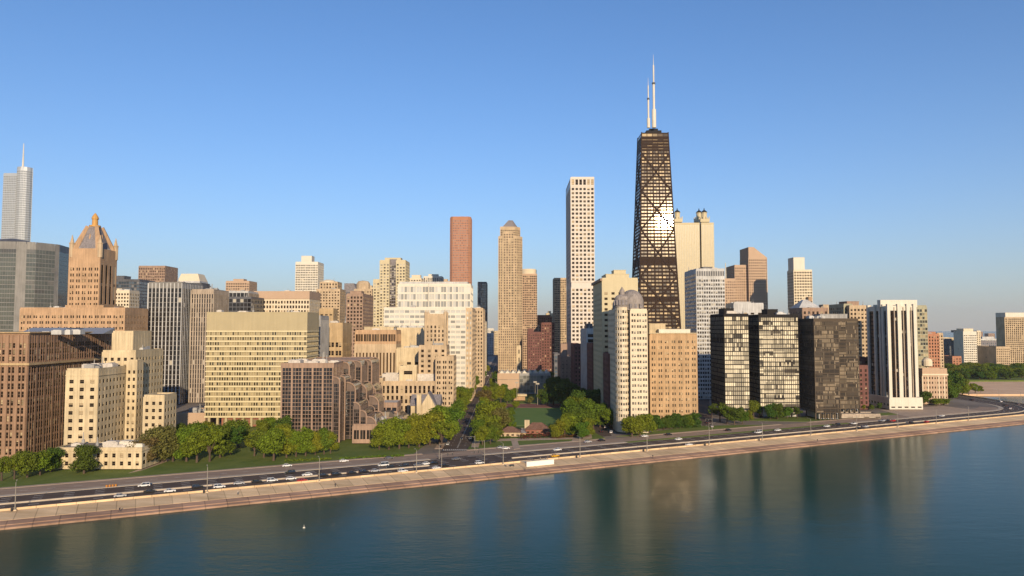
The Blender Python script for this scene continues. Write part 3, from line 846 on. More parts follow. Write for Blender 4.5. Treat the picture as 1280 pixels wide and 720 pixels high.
# --- gold slab
b = Bld('gold_slab_building', 'wide gold panelled slab with long bands of narrow windows under a blank top', 'building', 320, 462, 'tanblind')
Yg = 462
dg = dep(Yg, 383, 397.5)
xa, xb = WX(259, Yg), WX(383, Yg)
zt, zw, z0_ = WZ(392, Yg), WZ(414, Yg), WZ(521, Yg)
sp = SPEC(bw=1.55, ww=.62, wh=.60, rows=17, vb=0, vt=0, dep=.3, sd=-.12)
P = [(xa, Yg), (xb, Yg), (xb, Yg + dg), (xa, Yg + dg)]
b.poly('wall', P, zw, M_['gold'], sp, (0, 1, 3), z0=z0_, roof=None, parapet=0)
P2 = [(xa - .5, Yg - .5), (xb + .5, Yg - .5), (xb + .5, Yg + dg), (xa - .5, Yg + dg)]
b.poly('top_wall', P2, zt, M_['gold'], None, (), z0=zw + .01)
mb = b.mb(); rh = (zw - z0_) / 17
for r in range(18):
    z = z0_ + r * rh
    mb.box(xa - .62, xb + .62, Yg - .62, Yg + dg, z - .42, z + .35)
mb.build('spandrel_band', M_['goldline'], b.root)
b.box('base_wall', 280, 381, 521.3, Yg + 2, dg - 3, M_['redbrick'], SPEC(bw=6, fh=5, ww=.8, wh=.6, vt=.5), (0, 1), roof=None, parapet=0)
for k in range(12):
    x = xa + 2 + k * (xb - xa - 4) / 11
    mb = b.mb(); mb.box(x - .7, x + .7, Yg + .3, Yg + 1.7, GZ, z0_ - .45); mb.build('column', M_['gold'], b.root)
b.finish()
simple('grey_link_tower', 'narrow grey ribbed block with a brown band stepping out behind the gold slab', 384, 400, 396, 520, 24, 'gray', SPEC(bw=1.5, fh=30, ww=.4, wh=.93, vt=1), 'grey')
b = simple('tan_lab_building', 'tan block with a blank upper wall and paired dark windows right of the gold slab', 400, 428, 405, 570, 32, 'tan', {0: SPEC(cols=3, fh=6.5, pat=split(2, .12, .1), wh=.55, vb=0, vt=13), 1: SPEC(bw=5, fh=6.5, wh=.4, ww=.3, vt=13)}, finish=False, edges=(0, 1))
b.box('penthouse', 399, 416, 387, 578, 14, M_['tan'], SPEC(cols=3, rows=1, ww=.6, wh=.4, vb=6, vt=3), (0, 1), z0=WZ(405, 570))
b.finish()

# --- background left-centre
b = Bld('green_roof_block', 'dark glass block with a pale green glazed roof storey behind the gold slab', 'building', 288, 760, 'dark2')
b.box('wall', 262, 313, 372, 760, 40, M_['dgray'], SPEC(bw=4, fh=4.5, ww=.85, wh=.8, vt=1), (0, 1, 3))
b.box('glazed_storey', 266, 309, 365, 764, 30, M_['lgray'], SPEC(bw=4, rows=1, ww=.9, wh=.8, vt=.5, vb=.3), (0, 1), z0=WZ(372, 760) + .3)
b.finish()
simple('peach_apartment_block', 'small peach coloured apartment block peeping over the dark glass block with a glazed roof', 281, 310, 352, 980, 30, 'pinkst', SPEC(bw=3.2, fh=3.4, ww=.6, wh=.5), ph=[(290, 303, 349)])
b = Bld('flat_white_block', 'wide flat topped cream block with arched window rows behind the gold slab', 'building', 350, 800, 'dark')
b.box('wall', 317, 386, 374, 800, 45, M_['warmwhite'], SPEC(bw=3.2, fh=5.0, ww=.6, wh=.6, vt=.8), (0, 1), parapet=0)
b.box('top_wall', 316, 386, 365, 799, 46, M_['pinkst'], None, (), z0=WZ(374, 800) + .2)
b.finish()
b = Bld('white_round_tower', 'slim white apartment tower with a drum on top, behind the flat cream block', 'tower', 382, 1100, 'dark')
b.box('wall', 368, 396, 328, 1100, 34, M_['white'], SPEC(bw=3.6, fh=3.6, ww=.55, wh=.55, vt=3, pat=split(2, .14, .1)), (0, 1))
b.plant(375, 388, 320, 328, 1106, 16, M_['white'])
b.finish()
b = Bld('domed_hotel', 'tan brick hotel with a small arched crown right of the slim white tower', 'building', 410, 880, 'dark')
b.box('wall', 395, 424, 362, 880, 30, M_['sandst'], SPEC(bw=3.6, fh=3.4, ww=.5, wh=.5), (0, 1))
b.box('crown_wall', 399, 421, 353, 884, 22, M_['sandst'], SPEC(bw=3.6, rows=2, ww=.5, wh=.6, vt=.6, vb=.6), (0, 1), z0=WZ(362, 880) + .3)
mb = b.mb(); mb.lathe(WX(410, 892), 892, [(9, WZ(353, 884)), (8, WZ(351, 884)), (5, WZ(349.5, 884)), (1, WZ(349, 884))], 12); mb.build('dome', M_['warmwhite'], b.root)
b.finish()
b = Bld('notched_blue_tower', 'dark blue glass tower with a notched grey top between the tan hotels', 'tower', 433, 1050, 'blue')
b.box('wall', 425, 442, 366, 1050, 30, M_['dgray'], SPEC(bw=2.5, fh=4, ww=.9, wh=.8), (0, 1))
xa, xb = WX(429, 1050), WX(446, 1050)
mb = b.mb(); z = WZ(366, 1050); zz = WZ(354, 1050)
mb.prism([(xa, 1052), (xb, 1052), (xb, 1075), (xa, 1075)], z + .5, zz, [(xa, 1052), (xb - 6, 1052), (xb - 6, 1075), (xa, 1075)])
mb.build('roof_prism', M_['slate'], b.root); b.finish()
b = Bld('rounded_tan_tower', 'small tan tower with a rounded crown behind the brown grid tower', 'tower', 452, 1000, 'dark')
b.box('wall', 442, 464, 362, 1000, 30, M_['sandst'], SPEC(bw=3.4, fh=3.6, ww=.5, wh=.5), (0, 1))
mb = b.mb(); c = (WX(453, 1010), 1012); mb.lathe(c[0], c[1], [(9.5, WZ(362, 1000)), (9.5, WZ(354, 1000)), (7, WZ(351, 1000)), (1, WZ(350, 1000))], 12); mb.build('crown', M_['sandst'], b.root); b.finish()
b = Bld('brown_grid_tower', 'brown concrete tower with a square grid of deep windows left of the tall tan tower', 'tower', 444, 740, 'dark')
b.box('wall', 433, 453, 368, 740, dep(740, 453, 466), M_['pink'], SPEC(bw=3.3, fh=3.6, ww=.6, wh=.6, dep=.7), (0, 1))
b.plant(437, 451, 364, 368, 746, 14, M_['pink'])
b.finish()
b = Bld('tall_tan_tower', 'tall tan apartment tower with a recessed glass bay down the middle of its front', 'tower', 490, 850, 'blind')
sp = SPEC(bw=3.6, fh=3.5, ww=.55, wh=.5, vt=3)
b.box('wall', 474, 486, 326, 850, 34, M_['ivory'], sp, (0, 3))
b.box('wall', 494.5, 506, 326, 850, dep(850, 506, 507.5) + 25, M_['ivory'], sp, (0, 1))
b.box('glass_bay', 486, 494.5, 325, 854, 26, M_['slate'], SPEC(bw=2.4, fh=3.5, ww=.9, wh=.7, vt=6), (0,))
b.box('shoulder_wall', 466, 474, 350, 853, 30, M_['ivory'], sp, (0, 3))
b.plant(480, 500, 322.5, 326, 858, 14, M_['ivory'])
b.finish()
simple('cream_stepped_block', 'small cream block with stepped top peeping over the white grid building', 506, 526, 348, 1150, 30, 'warmwhite', SPEC(bw=4, fh=3.6, ww=.5), ph=[(514, 525, 344)])
simple('striped_white_block', 'small white striped block peeping over the white grid building, next to the terracotta tower', 529, 552, 346, 1200, 30, 'white', SPEC(bw=3, fh=4, ww=.5, wh=.9), ph=[(535, 547, 343)])
# --- terracotta tower
b = Bld('terracotta_tower', 'tall slim terracotta granite tower with chamfered top standing behind the white grid building', 'skyscraper', 576, 1000, 'grey')
xa, xb = WX(562, 1000), WX(588, 1000); zt = WZ(272, 1000)
ch = 3.5
P = [(xa + ch, 1000), (xb - ch, 1000), (xb, 1000 + ch), (xb, 1030), (xb - ch, 1034), (xa + ch, 1034), (xa, 1030), (xa, 1000 + ch)]
b.poly('wall', P, zt, M_['terra'], SPEC(bw=2.3, fh=3.4, ww=.5, wh=.5, vt=3), (0, 1, 2, 6, 7), parapet=1.5)
b.finish()

# --- white grid hospital
b = Bld('white_grid_building', 'large stepped white building with a square window grid beside the inland street', 'building', 540, 620, 'light')
Yw = 620
sp = SPEC(bw=5.2, fh=6.0, ww=.78, wh=.74, vt=1, vb=0, pat=split(2, .08, .05))
b.box('wall', 480, 582, 385, Yw, 45, M_['white'], {0: SPEC(bw=4.2, fh=4.3, ww=.86, wh=.5, vt=1), 1: SPEC(bw=4.2, fh=4.3, ww=.7, wh=.5), 3: None}, (0, 1), parapet=.6)
zt = WZ(385, Yw)
b.box('upper_wall', 497, 535, 356, Yw + 8, 34, M_['white'], sp, (0, 3), z0=zt + .3)
b.box('upper_wall', 535.5, 588, 356, Yw + 5, 38, M_['white'], sp, (0, 1), z0=zt + .3)
mb = b.mb(); mb.box(WX(498, Yw + 9), WX(584, Yw + 9), Yw + 12, Yw + 38, WZ(356, Yw) + 1, WZ(351, Yw)); mb.build('penthouse', M_['lgray'], b.root)
b.box('side_wall', 582.5, 590, 386, Yw + 4, 60, M_['sandst'], {0: SPEC(bw=3, fh=4.3, ww=.5), 1: SPEC(bw=4, fh=4.3, ww=.5)}, (0, 1))
b.finish()
simple('street_corner_block', 'tan office block lining the left side of the inland street, beyond the white grid building', 586, 603.5, 386, 770, 60, 'sandst', SPEC(bw=3, fh=4, ww=.45, wh=.55), edges=(0, 1))
simple('street_side_hotel', 'narrow cream hotel far along the left side of the inland street', 590, 606, 402, 900, 60, 'warmwhite', SPEC(bw=3, fh=3.6, ww=.45, wh=.55), edges=(0, 1))
simple('dark_glass_tower', 'thin dark glass tower rising above the left side of the inland street', 597, 608, 353, 1150, 45, 'dgray', SPEC(bw=2.5, fh=3.8, ww=.85, wh=.75), 'blue', cat='tower')
simple('end_white_block', 'small far white block closing the end of the inland street', 608, 617, 411, 1900, 40, 'white', SPEC(bw=3.5, fh=4, ww=.5), edges=(0, 1))
simple('end_tan_block', 'small far tan block at the end of the inland street, right of the white one', 617, 623, 416, 2000, 40, 'sandst', SPEC(bw=3.5, fh=4, ww=.5), edges=(0, 1))
# --- gothic university block
b = Bld('gothic_university_hall', 'honey stone gothic hall with a square tower and long arcade of tall windows', 'building', 525, 525, 'dark')
sp = SPEC(bw=3.0, fh=3.7, ww=.4, wh=.52, vt=1.5)
b.box('wall', 466, 545, 478, 518, 26, M_['sandst'], {0: SPEC(bw=3.3, rows=3, ww=.5, wh=.74, vb=1, vt=1.5, dep=.6), 3: sp}, (0, 3))
b.box('end_pavilion', 464, 479, 474, 516, 28, M_['sandst'], D3(sp, cols=2), (0, 3))
b.box('east_wing', 545, 567, 447, 516, 24, M_['sandst'], D3(sp, cols=3, pat=split(2, .2, .12)), (0, 1))
b.box('shoulder_wall', 524, 558, 433, 528, 24, M_['sandst'], D3(sp, cols=4), (0, 1, 3))
Yt = 534
b.box('tower_wall', 532, 556, 394, Yt, 15, M_['sandst'], {0: SPEC(cols=5, rows=4, ww=.42, wh=.6, vb=3, vt=7, dep=.5), 1: SPEC(cols=3, rows=4, ww=.4, wh=.6, vb=3, vt=7), 3: SPEC(cols=3, rows=4, vb=3, vt=7)}, (0, 1, 3), z0=WZ(433, 528))
zt = WZ(394, Yt)
for px in (532, 556):
    for yy in (Yt, Yt + 15):
        mb = b.mb(); x = WX(px, Yt)
        mb.lathe(x, yy, [(1.1, zt - 22), (1.1, zt + 2), (.7, zt + 2.2), (.1, zt + 4)], 8); mb.build('turret', M_['sandst'], b.root)
b.box('roof_block', 478, 546, 469, 526, 14, M_['roofl'], None, (), z0=WZ(478, 518))
b.box('clerestory', 500, 521, 459, 522, 12, M_['cream'], SPEC(cols=1, rows=1, ww=.5, wh=.5, vb=4), (0,), z0=WZ(478, 518))
b.finish()
b = Bld('ribbed_tan_hall', 'tan block with tall vertical window slots under a brown louvred top', 'building', 470, 560, 'dark')
b.box('wall', 444, 495, 430, 560, dep(560, 495, 501), M_['sandst'], SPEC(bw=2.6, rows=1, ww=.45, wh=.92, vt=5, vb=0, dep=.6), (0, 1), roof=None, parapet=0)
b.box('louvred_storey', 444, 495, 414, 560, dep(560, 495, 501), M_['orange'], SPEC(bw=6, rows=1, ww=.9, wh=.75, vt=1.5, vb=1, pat=split(3, .06, .04)), (0, 1), z0=WZ(430, 560) + .02)
b.plant(455, 492, 409, 414, 568, 16, M_['cream'])
b.glass = glass_mat('brown slots', (0.05, 0.03, 0.015), blind=(.12, .08, .04), frac=.2, ior=1.45)
b.finish()
simple('cream_lab_wing', 'cream windowed wing with a blank band between the ribbed tan hall and the gothic hall', 494, 530, 411, 590, 22, 'cream', SPEC(bw=5, fh=5, ww=.5, wh=.45, vt=24, vb=4), edges=(0, 1))
simple('bridge_block', 'low cream block with a curved white canopy wall behind the gothic hall roof', 496, 527, 436, 556, 20, 'cream', SPEC(bw=6, fh=6, ww=.5, wh=.3, vt=8), edges=(0,))

# --- terraced dark glass building at the shore road
b = Bld('terraced_glass_building', 'terraced dark glass building with pink granite ribs stepping down to the right', 'building', 400, 400, 'dark2')
def rounded(px0, px1, pyt, Y, d, z0=GZ, r=4.5, spec=None, part='terrace_wall', spr=None):
    """block whose right shoulder is a glazed quarter round"""
    xa, xb, z1 = WX(px0, Y), WX(px1, Y), WZ(pyt, Y)
    r = min(r, (xb - xa) * .8, (z1 - z0) * .6)
    prof = [(xa, z0), (xb, z0), (xb, z1 - r)] + [(xb - r + r * math.cos(a), z1 - r + r * math.sin(a)) for a in [math.pi / 2 * i / 6 for i in range(1, 7)]] + [(xa, z1)]
    n = len(prof)
    mb = b.mb()
    mb.add([(x, Y, z) for x, z in prof] + [(x, Y + d, z) for x, z in prof],
           [tuple(range(n)), tuple(range(n, 2 * n))[::-1]] + [(n + i, n + (i + 1) % n, (i + 1) % n, i) for i in range(n)])
    if spec:
        b.facade(mb, (xa, Y), (xb, Y), z0, z1 - r * .75, spec)
        b.facade(mb, (xb, Y), (xb, Y + d), z0, z1 - r, spr or spec)
    o = mb.build(part, M_['pinkd'], b.root)
    mb = b.mb()
    # pink edge rib following the curve, glass on the curve itself
    for yy in (Y - .45, Y + d - .3):
        for i in range(1, n - 1):
            p, q = prof[i], prof[i + 1]
            mb.tube((p[0], yy, p[1]), (q[0], yy, q[1]), .45, .45, 5)
    mb.build('edge_rib', M_['pink'], b.root)
    k = [i for i in range(2, 8)]
    mg = b.mb()
    for i in k:
        p, q = prof[i], prof[i + 1]
        m = int(d // 3.5) or 1
        for j in range(m):
            y0, y1 = Y + d * (j + .07) / m, Y + d * (j + .93) / m
            nx, nz = (q[1] - p[1]), -(q[0] - p[0]); l = math.hypot(nx, nz); nx, nz = nx / l * .12, nz / l * .12
            mg.add([(p[0] + nx, y0, p[1] + nz), (p[0] + nx, y1, p[1] + nz), (q[0] + nx, y1, q[1] + nz), (q[0] + nx, y0, q[1] + nz)], [(0, 1, 2, 3)])
    mg.build('curved_glazing', G_['bronze'], b.root)
tsp = SPEC(bw=6.0, fh=2.05, wh=.88, vb=0, vt=1.6, pat=split(3, .085, .03), dep=.35, sd=.15)
xa, xb = WX(353, 400), WX(417, 400)
zt = WZ(456, 400); zb = WZ(552, 400)
b.poly('wall', [(xa, 400), (xb, 400), (xb, 424), (xa, 424)], zt, M_['pink'], {0: D3(tsp, cols=5), 1: D3(tsp, bw=8)}, (0, 1), z0=zb, frame=M_['pink'])
mb = b.mb(); mb.box(xa - .5, xb + .5, 399.5, 399.64, zt - 1.7, zt + 1.0); mb.build('parapet', M_['pink'], b.root)
for k in range(6):
    x = xa + (xb - xa) * k / 5
    mb = b.mb(); mb.box(x - .9, x + .9, 400.2, 402, GZ, zb - .01); mb.build('column', M_['pink'], b.root)
mb = b.mb(); mb.box(xa, xb, 406, 424, GZ, zb - .02); mb.build('base_wall', M_['pink'], b.root)
b.box('shop_front', 354, 416, 557, 404, 1.5, M_['bronze'], SPEC(bw=5, rows=1, ww=.85, wh=.85, vt=.4), (0,), roof=None, parapet=0)
rounded(417.5, 425.5, 471, 400, 18, r=4, spec=D3(tsp, cols=1, pat=split(3, .12, .03)))
rounded(380, 437, 452.5, 424.5, 16, z0=GZ, r=3, spec=D3(tsp, bw=5), part='rear_wall')
rounded(380, 452, 451, 441, 20, z0=GZ, r=3, spec=D3(tsp, bw=5), part='rear_wall')
rounded(380, 465, 449, 461.5, 26, z0=GZ, r=3, spec=D3(tsp, bw=5), part='rear_wall')
rounded(426, 432, 470, 408, 14, spec=D3(tsp, cols=1))
rounded(433, 445, 478, 412, 20, spec=D3(tsp, cols=2, pat=[(.1, .9)]))
rounded(446, 459, 480, 430, 20, spec=D3(tsp, cols=2))
rounded(455, 470, 481, 450, 22, spec=D3(tsp, cols=2))
rounded(443, 451, 503, 403, 24, r=5, spec=D3(tsp, bw=5))
rounded(451.5, 459, 513, 403, 24, r=5, spec=D3(tsp, bw=5))
rounded(459.5, 471, 521, 403, 26, r=5, spec=D3(tsp, bw=5))
rounded(462, 474, 495, 429, 18, r=5, spec=D3(tsp, bw=5))
b.box('low_wing', 443, 507, 532, 397, 30, M_['pink'], SPEC(bw=5.2, fh=6.0, wh=.62, vb=.5, vt=1, pat=split(2, .1, .05), dep=.5, cols=8), (0, 1), parapet=.8)
b.box('rooftop_pavilion', 470, 497, 504, 446, 16, M_['pink'], SPEC(bw=3, fh=4, ww=.8, wh=.6, vt=2), (0, 1), parapet=.4, roof='roofl')
mb = b.mb(); xa2, xb2 = WX(468, 445), WX(506, 445)
mb.prism([(xa2, 432), (xb2, 432), (xb2, 466), (xa2, 466)], WZ(524, 445), WZ(512, 445), [(xa2 + 2, 440), (xb2 - 8, 440), (xb2 - 8, 466), (xa2 + 2, 466)])
mb.build('sloped_glazing', G_['bronze'], b.root)
b.roofstuff(xa + 2, xb - 1, 402, 424, zt, 12, 7, M_['roofl'])
mb = b.mb(); mb.tube((WX(405, 420), 420, WZ(452, 420) - 2), (WX(405, 420), 420, WZ(440, 420)), .15, .1, 6); mb.build('flagpole', M_['white'], b.root)
b.glass = glass_mat('dark bronze panes', (0.016, 0.014, 0.013), blind=(.06, .05, .045), frac=.15, ior=1.6)
b.finish()

# --- stone chapel
b = Bld('stone_chapel', 'small stone chapel with steep grey slate gables among trees before the gothic hall', 'chapel', 530, 468, 'dark')
xa, xb = WX(513, 470), WX(549, 470)
zc, zr = WZ(508, 470), WZ(495, 470)
mb = b.mb(); mb.box(xa, xb, 474, 490, GZ, zc); 
xg0, xg1 = WX(526, 466), WX(545, 466); xm = (xg0 + xg1) / 2; zg = WZ(492, 466)
mb.box(xg0, xg1, 466, 478, GZ, zc - .01)
mb.add([(xg0, 466, zc), (xg1, 466, zc), (xm, 466, zg), (xg0, 467, zc), (xg1, 467, zc), (xm, 467, zg)], [(0, 1, 2), (5, 4, 3), (0, 2, 5, 3), (1, 4, 5, 2)])
mb.build('wall', M_['cream'], b.root)
mb = b.mb()
mb.add([(xa - .6, 473.2, zc + .02), (xb + .6, 473.2, zc + .02), (xb + .6, 482, zr), (xa - .6, 482, zr), (xa - .6, 491, zc + .02), (xb + .6, 491, zc + .02)], [(0, 1, 2, 3), (3, 2, 5, 4), (0, 3, 4), (1, 5, 2), (0, 4, 5, 1)])
mb.add([(xg0 - .7, 467.1, zc), (xm, 467.1, zg + .7), (xg1 + .7, 467.1, zc), (xg0 - .7, 481, zc), (xm, 481, zg + .7), (xg1 + .7, 481, zc)], [(0, 3, 4, 1), (1, 4, 5, 2), (0, 1, 2), (3, 5, 4), (0, 2, 5, 3)])
mb.build('roof', M_['slate'], b.root)
mb = b.mb(); x = WX(524.5, 466); mb.box(x - 1.4, x + 1.4, 464.6, 467, GZ, WZ(494, 466)); mb.box(x - 1.6, x + 1.6, 464.4, 467.2, WZ(494, 466) + .01, WZ(494, 466) + .6); mb.build('chimney', M_['cream'], b.root)
for k in range(4):
    b.wins.append((0, 0, xg0 + 2 + k * (xg1 - xg0 - 4) / 3, 465.9, GZ + 6, 1.0, 3.2, (1, 0)))
b.finish()
b = Bld('parish_house', 'low flat roofed tan parish house in front of the stone chapel', 'building', 520, 425, 'dark')
b.box('wall', 510, 545, 533, 432, 30, M_['sandst'], SPEC(bw=4, fh=4.5, ww=.5, wh=.5), (0, 1), roof='roofl')
b.finish()

# --- park: museum and park houses
b = Bld('museum_building', 'low wide museum with jagged white skylights along its roof at the end of the park', 'museum', 655, 690, 'grey')
sp = SPEC(bw=3.1, fh=3.1, ww=.92, wh=.92, vb=1, vt=1, dep=.15)
b.box('wall', 622, 649, 468, 690, 30, M_['pinkst'], SPEC(bw=9, fh=7, ww=.96, wh=.04, dep=.1, vt=1), (0, 3), roof='roofl')
b.box('glass_wing', 649.5, 688, 468, 692, 30, M_['gray'], sp, (0, 1), roof='roofl')
zt = WZ(468, 690)
for k in range(9):
    x = WX(624 + k * 7.1, 695)
    mb = b.mb()
    mb.add([(x, 694, zt + .3), (x + 4.8, 694, zt + .3), (x + 2.4, 694, zt + 3.6), (x, 716, zt + .3), (x + 4.8, 716, zt + .3), (x + 2.4, 716, zt + 3.6)], [(0, 1, 2), (5, 4, 3), (0, 2, 5, 3), (1, 4, 5, 2), (0, 3, 4, 1)])
    mb.build('skylight', M_['white'], b.root)
b.finish()
b = Bld('park_kiosk', 'small flat tan canopy kiosk between the trees before the museum', 'kiosk', 648, 630, 'dark')
mb = b.mb(); xk, yk = WX(649, 630), 630; mb.box(xk - 5, xk + 5, yk, yk + 7, GZ, GZ + 3.6); mb.build('wall', M_['orange'], b.root)
mb = b.mb(); mb.box(xk - 6.5, xk + 6.5, yk - 1.5, yk + 8, GZ + 3.62, GZ + 5.2); mb.build('roof', M_['cream'], b.root)
def gable(name, label, px0, px1, ybase, py_eave, py_ridge, Y, d, wm, rm, chim=None, arcs=True, cat='house'):
    b = Bld(name, label, cat, (px0 + px1) / 2, Y, 'dark')
    xa, xb = WX(px0, Y), WX(px1, Y); ze, zr = WZ(py_eave, Y), WZ(py_ridge, Y + d / 2)
    mb = b.mb(); mb.box(xa, xb, Y, Y + d, GZ, ze)
    b.facade(mb, (xa, Y), (xb, Y), GZ, ze, SPEC(bw=2.6, rows=1, ww=.5, wh=.5, vt=.6, dep=.25))
    mb.build('wall', M_[wm], b.root)
    mb = b.mb(); h = min(d / 2, 4)
    mb.add([(xa - .7, Y - .9, ze + .02), (xb + .7, Y - .9, ze + .02), (xb + .7, Y + d + .9, ze + .02), (xa - .7, Y + d + .9, ze + .02), (xa + h, Y + d / 2, zr), (xb - h, Y + d / 2, zr)],
           [(0, 1, 5, 4), (1, 2, 5), (2, 3, 4, 5), (3, 0, 4), (3, 2, 1, 0)])
    mb.build('roof', M_[rm], b.root)
    if chim:
        mb = b.mb(); x = WX(chim, Y + 4); mb.box(x - .9, x + 2.0, Y + 3, Y + 5, ze - .5, zr + 1.6); mb.build('chimney', M_['cream'], b.root)
    b.finish()
gable('park_pavilion', 'low tan pavilion with a brown hipped roof beside the park path', 625.5, 650, 545, 540.5, 533, 421, 9, 'sandst', 'tile')
gable('brick_fieldhouse', 'red brick fieldhouse with a pale chimney right of the low tan pavilion in the park', 657, 686, 545, 537, 528, 432, 10, 'redbrick', 'tile', chim=657.5)
gable('linking_porch', 'small dark roofed porch joining the tan pavilion and the red brick fieldhouse', 648, 657, 545, 541, 535, 428, 6, 'tan', 'slate')

# --- centre towers
b = Bld('pyramid_top_tower', 'slender gold stone tower with a pyramid roof and chamfered top behind the museum', 'skyscraper', 638, 1000, 'dark')
Yp = 1000
xa, xb = WX(623, Yp), WX(653, Yp); zt = WZ(296, Yp); c = 4
P = [(xa, Yp), (xb - 8, Yp), (xb, Yp + 8), (xb, Yp + 32), (xa, Yp + 32)]
sp = SPEC(bw=2.7, fh=3.5, ww=.5, wh=.55, vb=2, vt=2)
b.poly('wall', P, zt, M_['sandst'], {0: sp, 1: sp, 2: sp, 4: sp}, (0, 1, 2, 4))
P2 = [(xa + 2.5, Yp + 1), (xb - 10, Yp + 1), (xb - 3, Yp + 9), (xb - 3, Yp + 29), (xa + 2.5, Yp + 29)]
z2 = WZ(284, Yp)
b.poly('upper_wall', P2, z2, M_['sandst'], SPEC(bw=2.7, fh=3.5, vt=3, vb=1), (0, 1, 2), z0=zt + .3)
mb = b.mb()
P3 = [(xa + 5, Yp + 2), (xb - 11, Yp + 2), (xb - 6, Yp + 9), (xb - 6, Yp + 27), (xa + 5, Yp + 27)]
cx = sum(q[0] for q in P3) / 5; cy = sum(q[1] for q in P3) / 5
mb.prism(P3, z2 + .3, WZ(274, Yp), [(cx + (x - cx) * .28, cy + (y - cy) * .28) for x, y in P3]); mb.build('roof', M_['slate'], b.root)
b.box('bay_wall', 629, 642, 290, Yp - 1.2, 3, M_['sandst'], D3(sp, cols=4, ww=.5), (0,), z0=GZ + 60)
b.finish()
simple('stone_chimney_tower', 'slim pale stone tower standing among trees just behind the museum roof', 646.5, 651, 433, 760, 5, 'cream', SPEC(cols=1, fh=8, ww=.3, wh=.5), cat='tower')
b = Bld('curved_top_tower', 'tower with horizontal window bands and a curved pale crown right of the pyramid topped tower', 'tower', 662, 1120, 'dark')
b.box('wall', 651, 671.5, 343, 1120, 34, M_['pinkst'], {0: SPEC(bw=2.9, fh=3.6, ww=.68, wh=.62), 3: SPEC()}, (0, 3))
mb = b.mb(); c = (WX(661, 1136), 1138); mb.lathe(c[0], c[1], [(12.3, WZ(343, 1120)), (12.3, WZ(336.5, 1120)), (11.4, WZ(335.5, 1120))], 24); mb.build('crown', M_['warmwhite'], b.root)
b.finish()
simple('flat_brown_block', 'far brown block between the banded tower and the honey slab tower', 671, 690, 396, 1250, 40, 'redbrick', SPEC(bw=3.5, fh=4, ww=.5), ph=[(672, 688, 394)])
simple('rose_setback_block', 'small rose stone block in front of the far brown block', 670, 682, 407, 1180, 40, 'pinkst', SPEC(bw=3.5, fh=4, ww=.5))
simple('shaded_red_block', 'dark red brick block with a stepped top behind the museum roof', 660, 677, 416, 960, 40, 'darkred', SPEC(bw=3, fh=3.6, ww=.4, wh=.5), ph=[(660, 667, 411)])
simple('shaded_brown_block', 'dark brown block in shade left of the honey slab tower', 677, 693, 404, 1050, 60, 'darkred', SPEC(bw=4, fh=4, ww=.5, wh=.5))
simple('honey_slab_tower', 'narrow honey coloured slab tower left of the tall white tower', 693, 708, 348, 1180, 40, 'sandst', SPEC(bw=2.6, fh=3.6, ww=.7, wh=.45), cat='tower')
b = Bld('tall_white_tower', 'tall white marble tower with a square window grid and one blank band', 'skyscraper', 726, 960, 'dark')
Yt = 960; xa, xb = WX(714.5, Yt), WX(744, Yt); dt = dep(Yt, 714.5, 708.3)
zt = WZ(222, Yt); zm = WZ(353, Yt); zm2 = WZ(359, Yt)
P = [(xa, Yt), (xb, Yt), (xb, Yt + dt), (xa, Yt + dt)]
sp = SPEC(bw=5.1, cols=6, fh=5.4, ww=.62, wh=.55, vt=1, vb=1, dep=.6, sd=.25)
zq = WZ(233, Yt)
b.poly('top_storey', P, zt, M_['white2'], {0: SPEC(cols=6, rows=1, ww=.66, wh=.7, vt=1.2, vb=.3, dep=.8), 3: SPEC(cols=6, rows=1, ww=.66, wh=.7, vt=1.2, vb=.3)}, (0, 3), z0=zq + .01)
b.poly('upper_wall', P, zq, M_['white2'], {0: sp, 3: D3(sp, cols=None)}, (0, 3), z0=zm, roof=None, parapet=0)
b.poly('blank_band', P, zm - .01, M_['white2'], None, (), z0=zm2 + .01, roof=None, parapet=0)
zl = WZ(428, Yt)
b.poly('wall', P, zm2, M_['white2'], {0: sp, 3: D3(sp, cols=None)}, (0, 3), z0=zl, roof=None, parapet=0)
b.poly('base_wall', P, zl - .01, M_['white2'], {0: SPEC(cols=1, fh=8, ww=.8, wh=.5)}, (0,), roof=None, parapet=0)
b.finish()
simple('shaded_garage', 'plain brown grey block in shade before the tall white tower', 701, 716, 447, 740, 50, 'pink', SPEC(bw=4, fh=4, ww=.2, wh=.3), ph=[(701, 709, 430)])
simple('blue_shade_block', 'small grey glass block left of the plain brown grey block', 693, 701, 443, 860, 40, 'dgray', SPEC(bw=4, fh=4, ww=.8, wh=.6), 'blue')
simple('slim_brown_block', 'narrow dark brick block lining the right side of the park', 718, 726, 431, 690, 40, 'darkred', SPEC(bw=4, fh=3.6, ww=.4), edges=(0, 3))

# --- row along the right of the park
def rowb(name, label, Ya, Yb_, pyt, wm, gl, spF, spL, w=24, cat='building', X=61.5, **k):
    b = Bld(name, label, cat, 640 + 914 * (X + w / 2) / Ya, Ya, gl)
    z = WZ(pyt, Ya)
    b.poly('wall', [(X, Ya), (X + w, Ya), (X + w, Yb_), (X, Yb_)], z, M_[wm], {0: spF, 3: spL, 1: spL}, (0, 1, 3))
    return b, z
b, z = rowb('white_bay_block', 'white block with a column of dark window bays beyond the park trees', 602, 655, 412, 'lgray', 'dark', SPEC(bw=6, fh=4, ww=.75, wh=.62, vt=3), SPEC(bw=3.6, fh=3.6, ww=.3, wh=.4), 18)
b.plant(733, 741, 405, 412, 620, 14, M_['dgray']); b.finish()
b, z = rowb('brick_row_block', 'dark red brick block with pale floor bands in front of the white bay block', 560, 600, 431, 'darkred', 'dark', SPEC(bw=4, fh=3.5, ww=.55, wh=.5), SPEC(bw=4, fh=3.5, ww=.4, wh=.5), 22)
b.finish()
